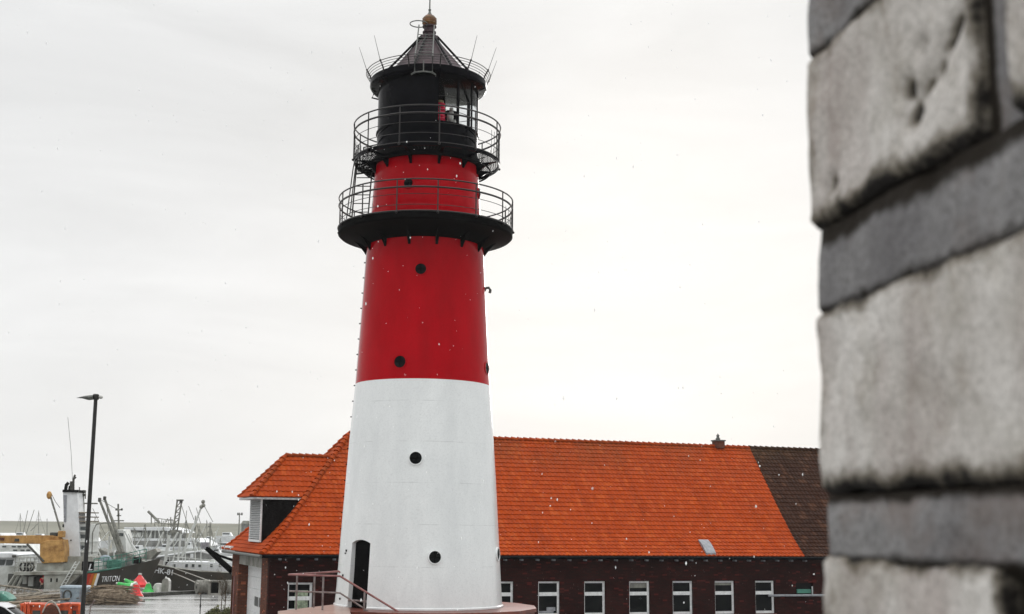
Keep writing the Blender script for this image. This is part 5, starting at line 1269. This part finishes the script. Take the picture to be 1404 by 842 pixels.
# car roof in the bottom left corner
CY = 66.0; ca = Loc('parked_car', (at(-20, 842, CY)[0], CY + .9, 0), 'white parked car in the bottom left corner', 'car')
cx = at(-20, 842, CY)[0]
def cprof(x): return [(cx + u, z) for u, z in x]
b = MB(); b.prism(cprof([(-2.1, .25), (2.2, .25), (2.25, .6), (2.1, .78), (1.35, .90), (-2.0, .95), (-2.15, .6)]), CY, CY + 1.75, 1); bd = ca.part('body', b, 'car_white', None, 30, .05)
zt = at(-5, 830, CY)[2]
b = MB(); b.prism(cprof([(-1.9, .93), (1.5, .89), (.95, zt - .18), (.45, zt), (-1.2, zt), (-1.6, zt - .15)]), CY + .12, CY + 1.63, 1); ca.part('cabin', b, 'window_pane', bd, 30, .04)
b = MB(); b.prism(cprof([(.93, zt - .15), (.5, zt + .01), (-1.2, zt + .02), (-1.2, zt + .06), (.52, zt + .055), (1.0, zt - .13)]), CY + .1, CY + 1.65, 1); ca.part('roof', b, 'car_white', bd, 30, .01)
b = MB(); b.tube([(cx + .95, CY + .12, zt - .14), (cx + 1.52, CY + .1, .90)], .035, 6); ca.part('windscreen_pillar', b, 'car_white', bd)
for dx in (-1.35, 1.35):
    for yy in (CY - .02, CY + 1.58):
        b = MB(); b.cyl((cx + dx, yy, .31), (cx + dx, yy + .2, .31), .31, 20); wl = ca.part('wheel', b, 'rubber'); b = MB(); b.cyl((cx + dx, yy - .01, .31), (cx + dx, yy + .21, .31), .19, 14); ca.part('rim', b, 'lead', wl)
# bent railing stub, marker post, saplings, bush
b = MB(); g_ = atz(122, 850, 0); b.tube([(0, 0, 0), (.05, 0, .85), (.1, 0, 1.0), (.33, 0, 1.42)], .045, 7); o = b.build('bent_post', 'galvanised'); o.location = g_; o.scale = (.8, .8, .8); tag(o, 'bent grey metal post beside the street lamp', 'post')
mp_ = empty('marker_post', atz(274, 846, 0), 0, 'thin dark marker post on the wet quay left of the bush', 'post')
b = MB(); b.tube([(0, 0, 0), (0, 0, 1.35)], .03, 6); b.build('shaft', 'lamp_black', mp_)
b = MB()
b.cyl((0, 0, .55), (0, 0, .75), .05, 8); b.build('band', 'lamp_black', mp_)
R_ = random.Random(12)
def bush(name, px, py, w_, h_, n, label, Yo=0):
    g_ = atz(px, py, 0); o = empty(name, g_, 0, label, 'bush'); b_ = MB(); st = MB()
    for i in range(26):
        a = R_.uniform(0, 2 * pi); q = R_.uniform(.3, 1); tip = (w_ * q * cos(a), w_ * .7 * q * sin(a), h_ * R_.uniform(.5, 1.15) * (1.1 - q * .5)); st.tube([(0.1 * cos(a), .1 * sin(a), 0), (tip[0] * .6, tip[1] * .6, tip[2] * .7), tip], .018, 4, r2=.006)
    for i in range(n):
        a = R_.uniform(0, 2 * pi); q = sqrt(R_.random()); cl = .75 + .35 * sin(a * 3 + 1) ; zz = h_ * (1 - q ** 2 * .85) * R_.uniform(.35, 1.0) * cl + .03
        c = Vector((w_ * q * cos(a), w_ * .7 * q * sin(a), zz)); u_ = Vector((R_.gauss(0, 1), R_.gauss(0, 1), R_.gauss(0, .6))).normalized(); v_ = u_.cross(Vector((R_.gauss(0, 1), R_.gauss(0, 1), 1))).normalized(); s2_ = R_.uniform(.05, .10)
        b_.add([c - u_ * s2_, c + v_ * s2_ * .5, c + u_ * s2_, c - v_ * s2_ * .5], [(0, 1, 2, 3)])
    b_.build('foliage', 'leaf_olive', o, 0); st.build('stem', 'twig', o, 0); return o
bush('low_bush', 300, 846, 1.1, .62, 1500, 'low olive green bush at the corner of the brick building')
bush('low_bush', 318, 850, 1.1, .8, 1300, 'olive bush touching the pier of the brick building')
def sapling(px, py, h_, label):
    g_ = atz(px, py, 0); o = empty('sapling', g_, 0, label, 'sapling', 'bare saplings by the brick building'); b_ = MB(); b_.tube([(0, 0, 0), (.03, 0, h_ * .5), (-.02, .02, h_)], .035, 6, r2=.008); t_ = b_.build('trunk', 'twig', o); c_ = MB()
    for i in range(22):
        z = h_ * R_.uniform(.3, .97); a = R_.uniform(0, 2 * pi); l_ = (h_ - z) * .35 + R_.uniform(.15, .4); e = Vector((l_ * .6 * cos(a), l_ * .6 * sin(a), z + l_))
        c_.tube([(0, 0, z), Vector((e.x * .5, e.y * .5, z + l_ * .4)), e], .012, 4, r2=.004)
        for k_ in range(3): c_.tube([e * .6 + Vector((0, 0, z * .4)), e + Vector((R_.uniform(-.2, .2), R_.uniform(-.2, .2), R_.uniform(-.05, .25)))], .006, 3)
    c_.build('crown', 'twig', o, 0)
sapling(303, 838, 2.2, 'bare thin sapling, left of the two beside the bush'); sapling(308, 838, 1.9, 'bare thin sapling, right of the two and nearest the brick pier')

# ------------------------------------------------------------------ sleet falling between the camera and the tower
R_ = random.Random(21); b = MB(); cnt = 0
while cnt < 800:
    Y = 3 + 39 * R_.random() ** .75; p = at(R_.uniform(0, 1120), R_.uniform(0, 860), Y)
    if p[2] < .1: continue
    r = Y * R_.choice((.25, .3, .35, .45, .5, .6, .8, 1.15)) / 1760 * R_.uniform(.7, 1.2); r = min(r, .022)
    o = len(b.v); s_ = R_.uniform(1.0, 2.6)
    b.add([(p[0] + r, p[1], p[2]), (p[0] - r, p[1], p[2]), (p[0], p[1] + r, p[2]), (p[0], p[1] - r, p[2]), (p[0] + R_.uniform(-.3, .3) * r, p[1], p[2] + r * s_), (p[0], p[1], p[2] - r * s_)],
          [(0, 2, 4), (2, 1, 4), (1, 3, 4), (3, 0, 4), (2, 0, 5), (1, 2, 5), (3, 1, 5), (0, 3, 5)]); cnt += 1
SM = bpy.data.materials.new('sleet'); SM.use_nodes = True; t_ = SM.node_tree; t_.nodes.remove(t_.nodes['Principled BSDF'])
d1 = t_.nodes.new('ShaderNodeBsdfDiffuse'); d2 = t_.nodes.new('ShaderNodeBsdfTranslucent'); a_ = t_.nodes.new('ShaderNodeMixShader')
d1.inputs[0].default_value = d2.inputs[0].default_value = (.97, .98, .98, 1); t_.links.new(d1.outputs[0], a_.inputs[1]); t_.links.new(d2.outputs[0], a_.inputs[2]); t_.links.new(a_.outputs[0], t_.nodes['Material Output'].inputs[0]); MATS['sleet'] = SM
tag(b.build('falling_sleet', 'sleet', None, 60), 'white sleet flakes falling in front of the lighthouse', 'sleet', None, 'stuff')

# ------------------------------------------------------------------ sea air
hz = MB(); hz.bb((-805, -205, -5.2), (805, 705, 34)); ho_ = hz.build('haze', 'snow_white', None, 0)
HM = bpy.data.materials.new('haze'); HM.use_nodes = True; t_ = HM.node_tree; t_.nodes.remove(t_.nodes['Principled BSDF'])
pv = t_.nodes.new('ShaderNodeVolumePrincipled'); pv.inputs['Density'].default_value = .0002; pv.inputs['Color'].default_value = (.96, .97, .96, 1); pv.inputs['Anisotropy'].default_value = .2
t_.links.new(pv.outputs[0], t_.nodes['Material Output'].inputs['Volume'])
ho_.data.materials.clear(); ho_.data.materials.append(HM); tag(ho_, 'pale sea haze over the harbour', 'haze', None, 'stuff')
